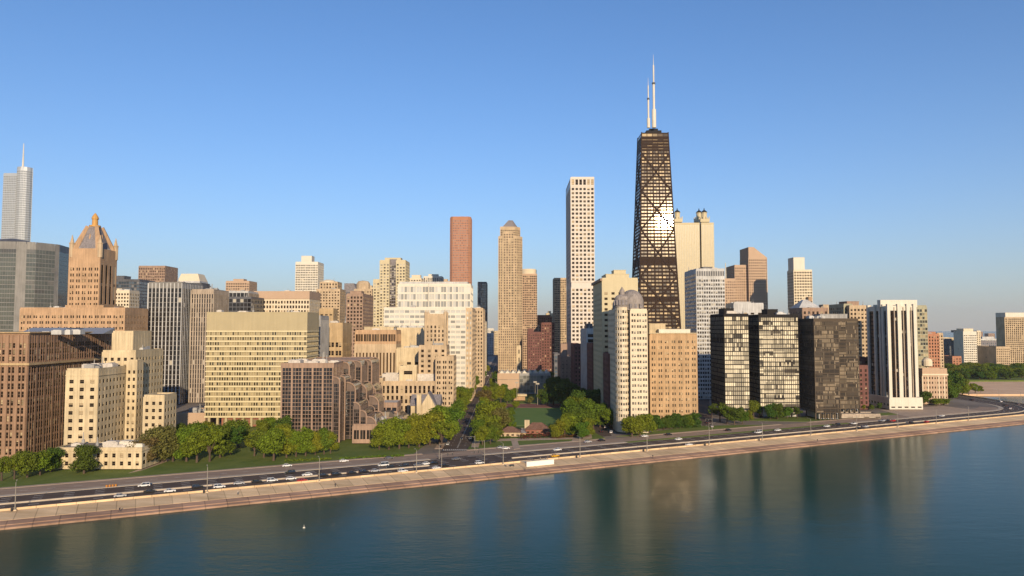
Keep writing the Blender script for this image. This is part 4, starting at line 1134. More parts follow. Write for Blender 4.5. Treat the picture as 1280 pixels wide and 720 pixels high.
b, z = rowb('cornice_tower', 'tall cream tower with a wide dark cornice on its shaded side and a stepped penthouse', 497, 552, 349, 'ivory', 'dark', SPEC(bw=4.4, fh=3.6, ww=.45, wh=.45, vt=8), SPEC(bw=3.6, fh=3.6, ww=.4, wh=.45, vt=8), 24)
mb = b.mb(); mb.box(60.0, 61.4, 496, 553, z - 1.2, z + .6); mb.build('cornice', M_['pink'], b.root)
b.plant(758, 787, 343, 349, 505, 24, M_['ivory']); b.plant(768, 783, 338, 343, 512, 12, M_['ivory'])
b.finish()
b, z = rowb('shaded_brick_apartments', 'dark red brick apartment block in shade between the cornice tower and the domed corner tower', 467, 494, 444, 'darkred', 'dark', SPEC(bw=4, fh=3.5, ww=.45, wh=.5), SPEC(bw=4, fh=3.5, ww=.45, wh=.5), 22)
b.finish()

# --- domed corner tower
b = Bld('domed_corner_tower', 'white apartment tower with a round corner bay and grey domed roof at the park corner', 'tower', 790, 436, 'blind')
Yc = 436
xa, xb = 62.5, WX(809, Yc); zt = WZ(388, Yc)
sw = SPEC(bw=3.6, fh=3.45, ww=.46, wh=.44, vt=.5, vb=5)
xm = WX(788.5, Yc)
rb = (xm - xa) / 2
b.poly('wall', [(xm, Yc), (xb, Yc), (xb, Yc + 38), (xa, Yc + 38), (xa, Yc + 8), (xm, Yc + 8)], zt, M_['warmwhite'],
       {0: SPEC(cols=3, fh=3.45, wh=.44, ww=.5, vt=1, vb=5, pat=[(.14, .46), (.58, .9)]), 1: sw, 3: D3(sw, dep=.9, ww=.55), }, (0, 1, 3), roof='copper')
arc = [(xa + rb - rb * math.cos(a), Yc + 8 - (rb + 2.2) * math.sin(a)) for a in [math.pi * i / 9 for i in range(10)]]
b.poly('round_bay', arc, zt + 2, M_['warmwhite'], SPEC(cols=1, fh=3.45, ww=.8, wh=.48, vt=1, vb=8, dep=.3, sd=-.1), range(9), parapet=.8, roof='copper')
zd = WZ(362, Yc)
mb = b.mb()
def dome(mb, cx, cy, rx, ry, z0, h, n=20, drum=0.0):
    prof = [(1, 0), (1, drum)] + [(math.cos(a), drum + (h - drum) * math.sin(a)) for a in [math.pi / 2 * i / 7 for i in range(1, 7)]] + [(.08, h)]
    vs, fs = [], []
    for r, z in prof:
        for i in range(n):
            a = 2 * math.pi * i / n
            vs.append((cx + rx * r * math.cos(a), cy + ry * r * math.sin(a), z0 + z))
    for k in range(len(prof) - 1):
        for i in range(n):
            fs.append((k * n + i, k * n + (i + 1) % n, (k + 1) * n + (i + 1) % n, (k + 1) * n + i))
    fs.append(tuple(range((len(prof) - 1) * n, len(prof) * n)))
    mb.add(vs, fs)
dome(mb, xa + rb, Yc + 6, rb + .4, rb + .4, zt + 2, zd - zt - 4.5, drum=5)
mb.lathe(xa + rb, Yc + 6, [(1.6, zd - 3.5), (1.6, zd - .5), (.9, zd + .6), (.2, zd + 2)], 10)
dome(mb, (xa + xb) / 2 + 1.6, Yc + 11.2, (xb - xa) / 2 - 1.7, 10.8, zt + .3, 12.6, drum=4.5)
dome(mb, (xa + xb) / 2 + .5, Yc + 27, (xb - xa) / 2 - .6, 9.5, zt + .3, 10.5, drum=3)
mb.build('dome_roof', M_['copper'], b.root)
for k in range(7):
    a = math.pi * (.1 + .8 * k / 6)
    x, y = xa + rb - (rb + .55) * math.cos(a), Yc + 6 - (rb + .55) * math.sin(a)
    mb = b.mb(); mb.box(x - .7, x + .7, y - .35, y + .35, zt + 3.2, zt + 6.4); mb.build('dormer', M_['slate'], b.root)
for k in range(3):
    x = xb - 9.5 + k * 3.0
    mb = b.mb(); mb.box(x - .7, x + .7, Yc + .15, Yc + 4.5, zt + 1.4, zt + 4.0); mb.build('dormer', M_['slate'], b.root)
b.box('penthouse', 793, 803, 383, Yc + 14, 10, M_['warmwhite'], None, (), z0=zt)
b.finish()

# --- honey brick block
b = Bld('honey_brick_apartments', 'honey coloured brick apartment block with regular paired windows and a white roof house', 'building', 842, 472, 'dark')
Yh = 472
xa, xb = WX(812.5, Yh), WX(871, Yh); zt = WZ(419, Yh)
b.poly('wall', [(xa, Yh), (xb, Yh), (xb, Yh + 40), (xa, Yh + 40)], zt, M_['honey'], {0: SPEC(cols=7, fh=3.75, wh=.46, vb=3, vt=2.5, pat=[(.22, .42), (.56, .76)]), 1: SPEC(bw=4.2, fh=3.75, ww=.3, wh=.46, vb=3, vt=2.5), 3: SPEC(bw=4.2, fh=3.75, ww=.3, wh=.46, vb=3, vt=2.5)}, (0, 1, 3))
mb = b.mb(); mb.box(xa - .7, xb + .7, Yh - .7, Yh + 40, zt + 1.01, zt + 1.5); mb.build('cornice', M_['cream'], b.root)
b.plant(812, 832, 405, 419, Yh + 10, 18, M_['cream'], louvre=False)
b.plant(824, 863, 412, 419, Yh + 5, 20, M_['white'])
b.finish()

# --- the black braced tower
HY = 1020.0
zH = WZ(160, HY)
zm = (zH + GZ)
base_w, top_w, base_d, top_d = 61.0, 38.5, 84.0, 33.0
xf_front_mid = WX(829.5, HY)
rotH = R(0.3)
cH = Vector((xf_front_mid - 4.0, HY + base_d / 2, 0))
def HX(v):
    k = (v[2] - GZ) / (zH - GZ)
    kw = 1 + (top_w / base_w - 1) * k; kd = 1 + (top_d / base_d - 1) * k
    x, y = v[0] * kw, v[1] * kd
    c, s = math.cos(rotH), math.sin(rotH)
    return (cH.x + c * x - s * y, cH.y + s * x + c * y, v[2])
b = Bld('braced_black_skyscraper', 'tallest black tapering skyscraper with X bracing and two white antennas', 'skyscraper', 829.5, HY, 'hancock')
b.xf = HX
hw, hd = base_w / 2, base_d / 2
P = [(-hw, -hd), (hw, -hd), (hw, hd), (-hw, hd)]
levels = [WZ(q, HY) for q in (158.5, 183, 321, 330, 371.5, 376)]
sH = SPEC(bw=10, fh=4.9, wh=.47, vb=0, vt=0, dep=.7, sd=.3, pat=split(2, .09, .05))
def hsec(name, za, zb, sp):
    b.poly(name, P, zb, M_['bronze'], {0: D3(sp, cols=5), 3: D3(sp, cols=3), 1: D3(sp, cols=3)} if sp else None, (0, 1, 3) if sp else (), z0=za, roof=None, parapet=0)
hsec('wall', GZ, levels[5], sH)
hsec('plant_storey', levels[5] + .01, levels[4], None)
hsec('wall', levels[4] + .01, levels[3], sH)
hsec('plant_storey', levels[3] + .01, levels[2], None)
hsec('wall', levels[2] + .01, levels[1], sH)
hsec('crown_storey', levels[1] + .01, zH - 7, SPEC(bw=10, fh=5, ww=.93, wh=.12, dep=.5))
hsec('top_storey', zH - 6.99, zH, SPEC(bw=10, rows=1, ww=.9, wh=.62, dep=.5, vb=.4, vt=.4))
bounds = [WZ(q, HY) for q in (187, 235, 285, 345, 403, 470)]
for i in range(len(bounds) - 1):
    za, zb = bounds[i + 1], bounds[i]
    for sgn in (1, -1):
        mb = b.mb()
        for (face, half, o) in (('f', hw, -hd), ('l', hd, -hw)):
            n = 6
            for q in range(n):
                def pt(k): 
                    u = sgn * half * .98 * (2 * k - 1)
                    z = za + (zb - za) * k
                    return u, z
                (u0, z0), (u1, z1) = pt(q / n), pt((q + 1) / n)
                wz = 2.0
                for o0, o1 in ((o - 1.0, o - .1),):
                    if face == 'f':
                        vs = [(u0, o0, z0 - wz), (u1, o0, z1 - wz), (u1, o0, z1 + wz), (u0, o0, z0 + wz), (u0, o1, z0 - wz), (u1, o1, z1 - wz), (u1, o1, z1 + wz), (u0, o1, z0 + wz)]
                    else:
                        vs = [(o0, u0, z0 - wz), (o0, u1, z1 - wz), (o0, u1, z1 + wz), (o0, u0, z0 + wz), (o1, u0, z0 - wz), (o1, u1, z1 - wz), (o1, u1, z1 + wz), (o1, u0, z0 + wz)]
                    mb.add(vs, [(0, 1, 2, 3), (7, 6, 5, 4), (0, 4, 5, 1), (3, 2, 6, 7), (0, 3, 7, 4), (1, 5, 6, 2)])
        mb.build('brace', M_['bronze'], b.root)
for u in (-hw, hw):
    mb = b.mb(); mb.box(u - 1.2, u + 1.2, -hd - .95, -hd + .8, GZ, zH + 1); mb.build('column', M_['bronze'], b.root)
mb = b.mb(); mb.box(-hw - .95, -hw + .8, hd - 1.2, hd + .5, GZ, zH + 1); mb.build('column', M_['bronze'], b.root)
for k in range(1, 5):
    u = -hw + 2 * hw * k / 5
    mb = b.mb(); mb.box(u - .55, u + .55, -hd - .9, -hd - .1, GZ, zH - 7); mb.build('column', M_['bronze'], b.root)
mb = b.mb(); mb.box(-hw * .98, hw * .98, -hd * .98, hd * .98, zH + .02, zH + .4); mb.build('roof', M_['black'], b.root)
mb = b.mb(); mb.box(-hw * .55, hw * .6, -hd * .5, hd * .5, zH + .41, zH + 6); mb.box(-hw * .3, hw * .35, -hd * .4, hd * .4, zH + 6.01, zH + 9); mb.build('penthouse', M_['black'], b.root)
b.xf = None
for px, pt_, pm in ((813.5, 97, 148), (820.5, 68, 137)):
    x, y = WX(px, HY + 28), HY + 28
    z0, z1, z2 = zH + 8, WZ(pm, y), WZ(pt_, y)
    mb = b.mb(); rr = 3.1 if px > 817 else 2.3
    mb.lathe(x, y, [(rr, z0), (rr, z1), (rr * .55, z1 + .3), (rr * .55, z1 + (z2 - z1) * .45), (rr * .36, z1 + (z2 - z1) * .46), (rr * .36, z1 + (z2 - z1) * .8), (rr * .15, z1 + (z2 - z1) * .81), (.12, z2)], 10)
    o = mb.build('antenna', M_['white'], b.root)
    mr = b.mb()
    for kz in (.46,):
        mr.lathe(x, y, [(rr * .8, z1 + (z2 - z1) * kz), (rr * .8, z1 + (z2 - z1) * kz + 2.2)], 8)
    q = mr.build('antenna_ring', M_['dgray'], b.root); q.parent = o
b.xf = HX
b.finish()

# --- four lantern tower
b = Bld('lantern_top_tower', 'pale limestone tower with dark domed lanterns on its corners behind the black braced tower', 'skyscraper', 875, 1340, 'pale')
Yn = 1340
xa, xb = WX(843, Yn), WX(894, Yn); zt = WZ(279, Yn); xn = WX(877.5, Yn)
sp = SPEC(bw=3.0, fh=4, ww=.42, wh=.9, vt=3, dep=.35, sd=.2)
b.poly('wall', [(xa, Yn), (xn - 1.4, Yn), (xn - 1.4, Yn + 45), (xa, Yn + 45)], zt, M_['ivory'], sp, (0, 3))
b.poly('wall', [(xn + 1.4, Yn - 2), (xb, Yn - 2), (xb, Yn + 45), (xn + 1.4, Yn + 45)], zt, M_['ivory'], sp, (0, 1))
mb = b.mb(); mb.box(xn - 1.39, xn + 1.39, Yn + 4, Yn + 40, GZ, zt - 3); mb.build('slot_wall', M_['dgray'], b.root)
for px, yy in ((848.5, Yn + 9), (882.5, Yn + 8), (876, Yn + 38)):
    x = WX(px, yy); zl = WZ(278 , yy)
    mb = b.mb()
    mb.box(x - 8.5, x + 8.5, yy - 6, yy + 6, zl, zl + 6)
    for k in range(4):
        for q in (-5.6, 5.6):
            u = -7.8 + k * 5.2
            mb.box(x + u - .8, x + u + .8, yy + q - .6, yy + q + .6, zl + 6.01, zl + 10)
    mb.lathe(x, yy, [(5, zl + 6), (5, zl + 17), (5.8, zl + 17.2), (5.8, zl + 18.2)], 8, math.pi / 8)
    o = mb.build('lantern', M_['ivory'], b.root)
    mb = b.mb(); mb.lathe(x, yy, [(5.9, zl + 18.21), (4.6, zl + 20.5), (2.2, zl + 22.4), (1.0, zl + 23), (.9, zl + 25), (.2, zl + 27)], 8, math.pi / 8)
    d_ = mb.build('lantern_roof', M_['black'], b.root); d_.parent = o
b.finish()

# --- grey white grid tower
b = Bld('grid_front_tower', 'white gridded office tower with a shaded grey side left of the black glass pair', 'tower', 885, 640, 'blind')
Yg2 = 640
dgt = dep(Yg2, 871.5, 857)
b.box('wall', 871.5, 907, 337, Yg2, dgt, M_['lgray'], {0: SPEC(cols=12, fh=3.5, ww=.72, wh=.56, vt=8, vb=0), 3: SPEC(cols=14, fh=3.5, ww=.9, wh=.6, vt=3)}, (0, 3))
mb = b.mb(); za, zb = WZ(345, Yg2), WZ(339, Yg2); xa, xb = WX(871.5, Yg2), WX(907, Yg2)
for k in range(12):
    u = xa + (k + .15) * (xb - xa) / 12
    mb.box(u, u + .7 * (xb - xa) / 12, Yg2 - .5, Yg2 - .351, za, zb)
mb.build('louvre', M_['dgray'], b.root)
b.plant(880, 892, 334, 337, Yg2 + 20, 14, M_['dgray'])
b.finish()

# --- rose stepped tower with slanted top
b = Bld('slant_top_tower', 'rose granite tower stepping up to a slanted glass roof, with three joined shafts', 'skyscraper', 935, 1000, 'dark')
Yr = 1000
sp = SPEC(bw=2.8, fh=3.7, ww=.5, wh=.5, vt=2)
b.box('wall', 905, 921, 349, Yr, 40, M_['pinkst'], sp, (0, 3))
b.box('middle_wall', 920, 941, 332, Yr + 4, 40, M_['pinkst'], sp, (0, 3))
xa, xb = WX(937, Yr), WX(960, Yr); z1, z2 = WZ(322, Yr), WZ(309, Yr)
b.poly('tall_wall', [(xa, Yr - 2), (xb, Yr - 2), (xb, Yr + 36), (xa, Yr + 36)], z1, M_['pinkst'], sp, (0, 1, 3), roof=None, parapet=0)
mb = b.mb(); mb.add([(xa, Yr - 2, z1 + .01), (xb, Yr - 2, z1 + .01), (xb, Yr + 36, z1 + .01), (xa, Yr + 36, z1 + .01), (xa, Yr - 2, z2), (xa + 7, Yr - 2, z2), (xa + 7, Yr + 36, z2), (xa, Yr + 36, z2)],
                    [(3, 2, 1, 0), (4, 5, 6, 7), (0, 1, 5, 4), (1, 2, 6, 5), (2, 3, 7, 6), (3, 0, 4, 7)])
mb.build('slanted_top', M_['pinkst'], b.root)
mb = b.mb(); e = .35
mb.add([(xa + 8.2, Yr - .5, z2 - .25), (xb - .4, Yr - .5, z1 + .55), (xb - .4, Yr + 34, z1 + .55), (xa + 8.2, Yr + 34, z2 - .25)], [(0, 1, 2, 3)])
mb.build('sloped_glazing', G_['bronze'], b.root)
mb = b.mb(); x = WX(908.5, Yr + 20); mb.tube((x, Yr + 20, WZ(349, Yr)), (x, Yr + 20, WZ(327, Yr)), .9, .5, 6); mb.build('mast', M_['white'], b.root)
b.finish()

# --- cream tower with white penthouse
b = Bld('cream_grid_tower', 'cream gridded tower with a tall white box penthouse and shaded left side', 'tower', 1003, 900, 'dark')
Y9 = 900
b.box('wall', 994, 1017, 338, Y9, dep(Y9, 994, 986), M_['warmwhite'], {0: SPEC(cols=7, fh=3.6, ww=.66, wh=.55, vt=1), 3: SPEC(cols=12, fh=3.6, ww=.6, wh=.6)}, (0, 3))
b.plant(994, 1008, 322, 338, Y9 + 8, 18, M_['white'], louvre=False)
b.finish()

# --- black glass pair and dark pair
def slab(name, label, px0, px1, pxs, pyt, pyb, Y, frame, glass, cols, side_cols, fh=3.05, sub=4):
    b = Bld(name, label, 'building', (px0 + px1) / 2, Y, glass)
    xa, xb = WX(px0, Y), WX(px1, Y); d = dep(Y, px0, pxs); z = WZ(pyt, Y); zb = WZ(pyb, Y)
    sp = SPEC(fh=fh, wh=.80, vb=0, vt=1.4, dep=.32, sd=.12, pat=split(sub, .03, .025))
    P = [(xa, Y), (xb, Y), (xb, Y + d), (xa, Y + d)]
    b.poly('wall', P, z, M_[frame], {0: D3(sp, cols=cols), 1: D3(sp, cols=side_cols), 3: D3(sp, cols=side_cols)}, (0, 1, 3), z0=zb, parapet=.6, roof='roof')
    for k in range(cols + 1):
        u = xa + (xb - xa) * k / cols
        mb = b.mb(); mb.box(u - .35, u + .35, Y + .3, Y + 1.2, GZ, zb - .01); mb.build('column', M_[frame], b.root)
    b.box('lobby_wall', px0 + 4, px1 - 3, pyb + .3, Y + 4, max(d - 8, 4), M_['lgray'], SPEC(bw=4, rows=1, ww=.9, wh=.8, vt=.3), (0,), roof=None, parapet=0)
    return b, z, d
b, z, d = slab('black_glass_apartments', 'narrower black steel slab with bright sunlit curtains, left one of the black glass pair', 905.5, 936, 888.5, 393, 511, 508, 'black', 'white', 3, 9)
b.plant(906, 918, 386, 393, 515, 14, M_['black'], louvre=False)
b.finish()
b, z, d = slab('black_glass_apartments', 'wider black steel slab with bright sunlit curtains, right one of the black glass pair', 949, 998, 936.6, 394, 509, 512, 'black', 'white', 5, 6)
b.plant(960, 973, 387, 394, 518, 12, M_['black'], louvre=False)
b.finish()
simple('grey_roof_block', 'light grey concrete block with blank top showing above the black glass pair', 918, 955, 380, 640, 24, 'lgray', SPEC(bw=6, fh=5, ww=.5, wh=.3, vt=6), ph=[(921, 940, 377.5)])
b, z, d = slab('dark_glass_apartments', 'dull dark bronze glass slab with a wide black shaded side, right of the bright pair', 1018, 1048, 997.5, 399, 516, 498, 'bronze2', 'bronze', 5, 8, fh=2.95, sub=4)
b.finish()
b, z, d = slab('dark_glass_apartments', 'dull dark bronze glass slab set back at the right of its twin', 1048.6, 1073, 1040, 399, 511, 516, 'bronze2', 'bronze', 4, 4, fh=2.95, sub=4)
b.plant(1026, 1060, 393, 399, 525, 14, M_['gray'])
b.finish()
b = Bld('terrace_podium', 'low pale podium on the lawn at the foot of the dull bronze slabs', 'building', 1070, 500, 'blind')
b.box('wall', 1050, 1098, 519, 506, 12, M_['taupe'], SPEC(bw=4, rows=1, ww=.9, wh=.55, vt=.8), (0, 1))
b.finish()

# --- pyramid roofed hotel
b = Bld('pyramid_roof_hotel', 'brown brick hotel with a grey pyramid roof behind the dull bronze slabs', 'hotel', 1018, 640, 'dark')
b.box('wall', 1004, 1036, 386, 640, 30, M_['pink'], SPEC(bw=4, fh=4, ww=.5), (0, 3))
mb = b.mb(); xa, xb = WX(1001, 645), WX(1028, 645); mb.prism(rect((xa + xb) / 2, 658, (xb - xa) / 2, 11), WZ(386, 640) + 1.1, WZ(374, 645), rect((xa + xb) / 2, 658, 2, 2)); mb.build('roof', M_['lgray'], b.root)
mb = b.mb(); x = WX(1017, 650); mb.box(x - 1.6, x + 1.6, 655, 661, WZ(376, 645), WZ(370.5, 645)); mb.build('chimney', M_['orange'], b.root)
b.finish()
b = simple('tan_setback_tower', 'tan brick tower with a small dark roof house left of the white ribbed tower', 1063, 1090, 383, 640, 40, 'sandst', SPEC(bw=3.4, fh=3.5, ww=.55, wh=.55), ph=[(1060, 1075, 377)], phmat='pink', finish=False)
b.box('left_wall', 1056, 1066, 381, 646, 30, M_['green'], SPEC(bw=4, fh=3.5, ww=.5), (0, 3)); b.finish()
simple('maroon_low_block', 'low dark maroon brick block squeezed between the dull bronze slabs and the white ribbed tower', 1072, 1084, 458, 560, 30, 'darkred', SPEC(bw=4, fh=3.6, ww=.4), edges=(0, 3))
simple('maroon_rear_block', 'dark maroon block behind the low maroon one, below the tan setback tower', 1071, 1086, 448, 610, 20, 'darkred', SPEC(bw=4, fh=3.6, ww=.4), edges=(0, 3))

# --- white ribbed tower
b = Bld('white_ribbed_tower', 'dark glass tower with tall white concrete ribs rising from a white podium', 'tower', 1130, 568, 'dark2')
Yv = 568
xf0, xf1 = WX(1112, Yv), WX(1146, Yv); d = dep(Yv, 1112, 1084.5)
zt = WZ(384, Yv); zp = WZ(498, Yv)
P = [(xf0 + 3, Yv), (xf1, Yv), (xf1, Yv + d), (xf0, Yv + d), (xf0, Yv + 3)]
sp = SPEC(bw=2.8, fh=3.3, ww=.8, wh=.66, dep=.3, sd=.1, vb=0, vt=1)
b.poly('wall', P, zt, M_['bronze'], sp, (0, 1, 3, 4), z0=zp, parapet=.5)
for k, (px, wv) in enumerate(((1124.0, 2.1), (1135.0, 1.6), (1143.6, 1.6))):
    mb = b.mb(); x = WX(px, Yv); mb.box(x - wv / 2 - .4, x + wv / 2 + .4, Yv - 1.6, Yv + 1, zp, zt + 2.5); mb.build('rib', M_['white'], b.root)
for px in (1118.3, 1129.6, 1139.4):
    mb = b.mb(); x = WX(px, Yv); mb.box(x - .35, x + .35, Yv - .8, Yv - .31, zp, zt); mb.build('rib', M_['taupe'], b.root)
for px in (1110.5, 1104.5, 1101, 1094.5, 1086.0):
    y = xf0 * 914 / (px - 640)
    mb = b.mb(); mb.box(xf0 - 1.5, xf0 + .8, y - 1.1, y + 1.1, zp, zt + 2.5); mb.build('rib', M_['white'], b.root)
b.box('crown_wall', 1102, 1148, 376.5, Yv + 8, d - 30, M_['white'], None, (), z0=zt + .3)
mb = b.mb(); mb.box(xf0 - .3, xf1 + .3, Yv - .4, Yv + d, zt - 2.6, zt + 1.2); mb.build('crown_band', M_['white'], b.root)
b.box('podium_wall', 1110, 1151, 498.5, Yv - 8, d + 4, M_['white'], {0: SPEC(bw=5, rows=1, ww=.6, wh=.35, vt=5, vb=.2), 3: SPEC(bw=5, rows=1, ww=.5, wh=.3, vt=2)}, (0, 3))
b.finish()
simple('olive_curtain_tower', 'olive green curtain wall tower directly right of the white ribbed tower', 1141, 1160, 384, 690, 34, 'green', SPEC(bw=2.6, fh=3.4, ww=.85, wh=.7, dep=.15), 'tanblind', ph=[(1146, 1159, 382)], cat='tower')
b = Bld('pink_brick_hotel', 'pink and cream brick block with a round rooftop water tank by the road curve', 'building', 1166, 598, 'dark')
b.box('wall', 1152, 1182.5, 462, 598, dep(598, 1152, 1144), M_['pinkst'], {0: SPEC(cols=9, fh=3.6, ww=.42, wh=.46, vt=5), 3: SPEC(bw=4, fh=3.6, ww=.4)}, (0, 1, 3))
mb = b.mb(); za = WZ(462, 598); xa, xb = WX(1152, 598), WX(1182.5, 598)
mb.box(xa - .6, xb + .6, 597.2, 599, za - 4.6, za - 3.4); mb.build('cornice', M_['warmwhite'], b.root)
mb = b.mb()
for k in range(9):
    u = xa + (k + .5) * (xb - xa) / 9
    if k in (0, 2, 6, 8): mb.box(u - 1.9, u - 1.2, 597.5, 597.64, GZ, za - 5)
mb.build('pilaster', M_['warmwhite'], b.root)
x = WX(1158, 610)
mb = b.mb(); mb.lathe(x, 610, [(.8, za), (.8, za + 1.4), (4.0, za + 2.4), (4.0, za + 6.4), (3.1, za + 8.0), (1.3, za + 9), (.1, za + 9.3)], 14); mb.build('water_tank', M_['warmwhite'], b.root)
b.finish()
simple('orange_brick_slab', 'orange brick slab with vertical window strips behind the pink brick block', 1157, 1174, 418, 820, 30, 'terra', SPEC(bw=3.2, fh=3.5, ww=.5, wh=.6), ph=[(1158, 1170, 415)])
simple('rear_tan_slab', 'thin tan slab peeping from behind the orange brick slab', 1172, 1179, 417, 880, 30, 'sandst', SPEC(bw=3.2, fh=3.5, ww=.5))
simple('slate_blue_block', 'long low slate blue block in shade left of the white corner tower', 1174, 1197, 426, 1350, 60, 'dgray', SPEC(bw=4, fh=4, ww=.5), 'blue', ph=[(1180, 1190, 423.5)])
b = Bld('low_brick_block', 'low block with orange brick front and dark shaded side behind the beach trees', 'building', 1195, 1080, 'dark')
b.box('wall', 1190, 1201, 446, 1080, dep(1080, 1190, 1175), M_['terra'], SPEC(bw=4, fh=3.8, ww=.45), (0, 3)); b.finish()
b = Bld('white_corner_tower', 'white apartment tower with a grey blank left side behind the beach trees', 'tower', 1212, 1120, 'dark')
b.box('wall', 1204.5, 1221, 415, 1120, dep(1120, 1204.5, 1192.5), M_['white'], {0: SPEC(cols=7, fh=3.4, ww=.7, wh=.42, vt=4), 3: SPEC(bw=30, fh=50, ww=.04, wh=.04)}, (0, 3))
b.plant(1205, 1217, 411, 415, 1130, 18, M_['warmwhite']); b.plant(1195, 1203, 413, 415, 1150, 12, M_['dgray']); b.finish()
simple('cream_rear_tower', 'cream tower tucked behind the white corner tower', 1218, 1226, 414, 1300, 30, 'warmwhite', SPEC(bw=3.4, fh=3.6, ww=.5))
b = Bld('brown_tan_slab', 'block with a blank brown shaded side and tan front above the beach trees', 'building', 1240, 1095, 'dark')
b.box('wall', 1245, 1262, 434, 1095, dep(1095, 1245, 1220), M_['sandst'], {0: SPEC(cols=7, fh=3.5, ww=.5, wh=.5), 3: SPEC(bw=40, fh=50, ww=.04, wh=.04)}, (0, 3)); b.finish()
b = Bld('balcony_tower', 'tall tan tower with dark balcony strips and a white roof band at the right edge', 'tower', 1270, 1180, 'dark')
b.box('wall', 1257, 1292, 397, 1180, dep(1180, 1257, 1246), M_['sandst'], {0: SPEC(bw=3.2, fh=3.4, ww=.6, wh=.66, vt=1, dep=.9), 3: SPEC(bw=50, fh=90, ww=.04, wh=.04)}, (0, 3))
b.plant(1258, 1292, 391, 397, 1188, 24, M_['white'], louvre=False); b.finish()
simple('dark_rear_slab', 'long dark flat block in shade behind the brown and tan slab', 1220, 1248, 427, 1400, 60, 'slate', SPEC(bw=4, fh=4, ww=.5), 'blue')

# ---- mid-rises packed behind the centre left
for k, (p0, p1, py, Y, c) in enumerate(((250, 262, 360, 1250, 'lgray'), (310, 320, 372, 1150, 'tan'), (386, 396, 358, 1300, 'cream'), (414, 426, 372, 1200, 'pink'), (420, 432, 366, 1400, 'sandst'), (462, 474, 366, 1250, 'gray'), (455, 467, 360, 1450, 'cream'), (505, 516, 352, 1500, 'pink'), (548, 562, 352, 1400, 'sandst'), (160, 172, 356, 1400, 'lgray'), (683, 692, 392, 1500, 'cream'), (1092, 1102, 388, 900, 'tan'), (1028, 1040, 384, 800, 'sandst'), (1178, 1188, 430, 1500, 'cream'), (1226, 1246, 424, 1700, 'lgray'))):
    nm = {'tan': 'tan', 'lgray': 'pale grey', 'cream': 'cream', 'pink': 'brown granite', 'sandst': 'sandstone', 'gray': 'mid grey'}[c]
    simple('background_block', '%s mid-rise peeping out of the background skyline %s' % (nm, ['beside the striped office block', 'behind the cream flat topped block', 'beside the slim white drum topped tower', 'right of the domed tan hotel', 'beside the notched blue tower', 'left of the tall tan tower', 'above the brown grid tower', 'right of the tall tan tower', 'left of the terracotta tower', 'behind the blue grey glass slab', 'left of the tall white tower', 'left of the white ribbed tower', 'right of the pyramid roofed hotel', 'right of the orange brick slab', 'above the brown and tan slab'][k]), p0, p1, py, Y, 28, c, SPEC(bw=3.4, fh=3.8, ww=.5, wh=.52), group='mid-rises of the background skyline', ph=[(p0 + 2, p1 - 3, py - 3)])

# ---- the low city beyond: small far blocks, each its own thing
rnd = random.Random(21)
far_cols = ['tan', 'lgray', 'cream', 'pink', 'sandst', 'redbrick', 'gray', 'white']
far_kind = {'tan': 'tan', 'lgray': 'light grey', 'cream': 'cream', 'pink': 'rose brown', 'sandst': 'honey', 'redbrick': 'brick red', 'gray': 'grey', 'white': 'white'}
for k in range(92):
    if k < 26: px = 1176 + (k * 97 % 110)
    elif k < 34: px = 604 + (k * 5 % 20)
    elif k < 40: px = 672 + (k * 7 % 20)
    elif k >= 46: px = (602 + (k * 11 % 26)) if k < 62 else ((656 + (k * 13 % 44)) if k < 74 else 1174 + (k * 37 % 112))
    else: px = 150 + (k * 71 % 200)
    Y = rnd.uniform(1500, 3600)
    hgt = rnd.uniform(10, 26) if rnd.random() < .8 else rnd.uniform(30, 48)
    if 46 <= k < 74: hgt = rnd.uniform(24, 58)
    wd = rnd.uniform(14, 38)
    c = far_cols[rnd.randrange(len(far_cols))]
    b = Bld('distant_building', 'small %s block in the low city spreading to the horizon' % far_kind[c], 'building', px, Y, 'dark', group='small %s blocks of the far low city' % far_kind[c])
    x = WX(px, Y)
    b.poly('wall', [(x - wd / 2, Y), (x + wd / 2, Y), (x + wd / 2, Y + 26), (x - wd / 2, Y + 26)], GZ + hgt, M_[c], SPEC(bw=4, fh=4, ww=.5, wh=.5), (0,), parapet=.8)
    b.finish()

# ================================================================== trees
def leaf_mat(name, c):
    m, t, p = nodes(name)
    N, L = t.nodes, t.links
    ge = N.new('ShaderNodeNewGeometry'); oi = N.new('ShaderNodeObjectInfo')
    cr = N.new('ShaderNodeMapRange'); cr.inputs['To Min'].default_value = 0.62; cr.inputs['To Max'].default_value = 1.35
    L.new(ge.outputs['Random Per Island'], cr.inputs['Value'])
    hs = N.new('ShaderNodeHueSaturation'); hs.inputs['Color'].default_value = rgba(c)
    h2 = N.new('ShaderNodeMapRange'); h2.inputs['To Min'].default_value = 0.465; h2.inputs['To Max'].default_value = 0.525
    L.new(oi.outputs['Random'], h2.inputs['Value']); L.new(h2.outputs[0], hs.inputs['Hue'])
    L.new(cr.outputs[0], hs.inputs['Value'])
    L.new(hs.outputs[0], p.inputs['Base Color'])
    p.inputs['Roughness'].default_value = 0.75
    p.inputs['Specular IOR Level'].default_value = 0.2
    tr = N.new('ShaderNodeBsdfTranslucent'); L.new(hs.outputs[0], tr.inputs['Color'])
    mx = N.new('ShaderNodeMixShader'); mx.inputs[0].default_value = 0.36
    L.new(p.outputs[0], mx.inputs[1]); L.new(tr.outputs[0], mx.inputs[2])
    L.new(mx.outputs[0], N['Material Output'].inputs['Surface'])
    return m
LEAF = dict(fresh=leaf_mat('fresh green leaves', (0.18, 0.225, 0.016)), deep=leaf_mat('deep green leaves', (0.078, 0.135, 0.016)),
            olive=leaf_mat('olive budding leaves', (0.170, 0.150, 0.040)), mid=leaf_mat('mid green leaves', (0.122, 0.182, 0.016)))
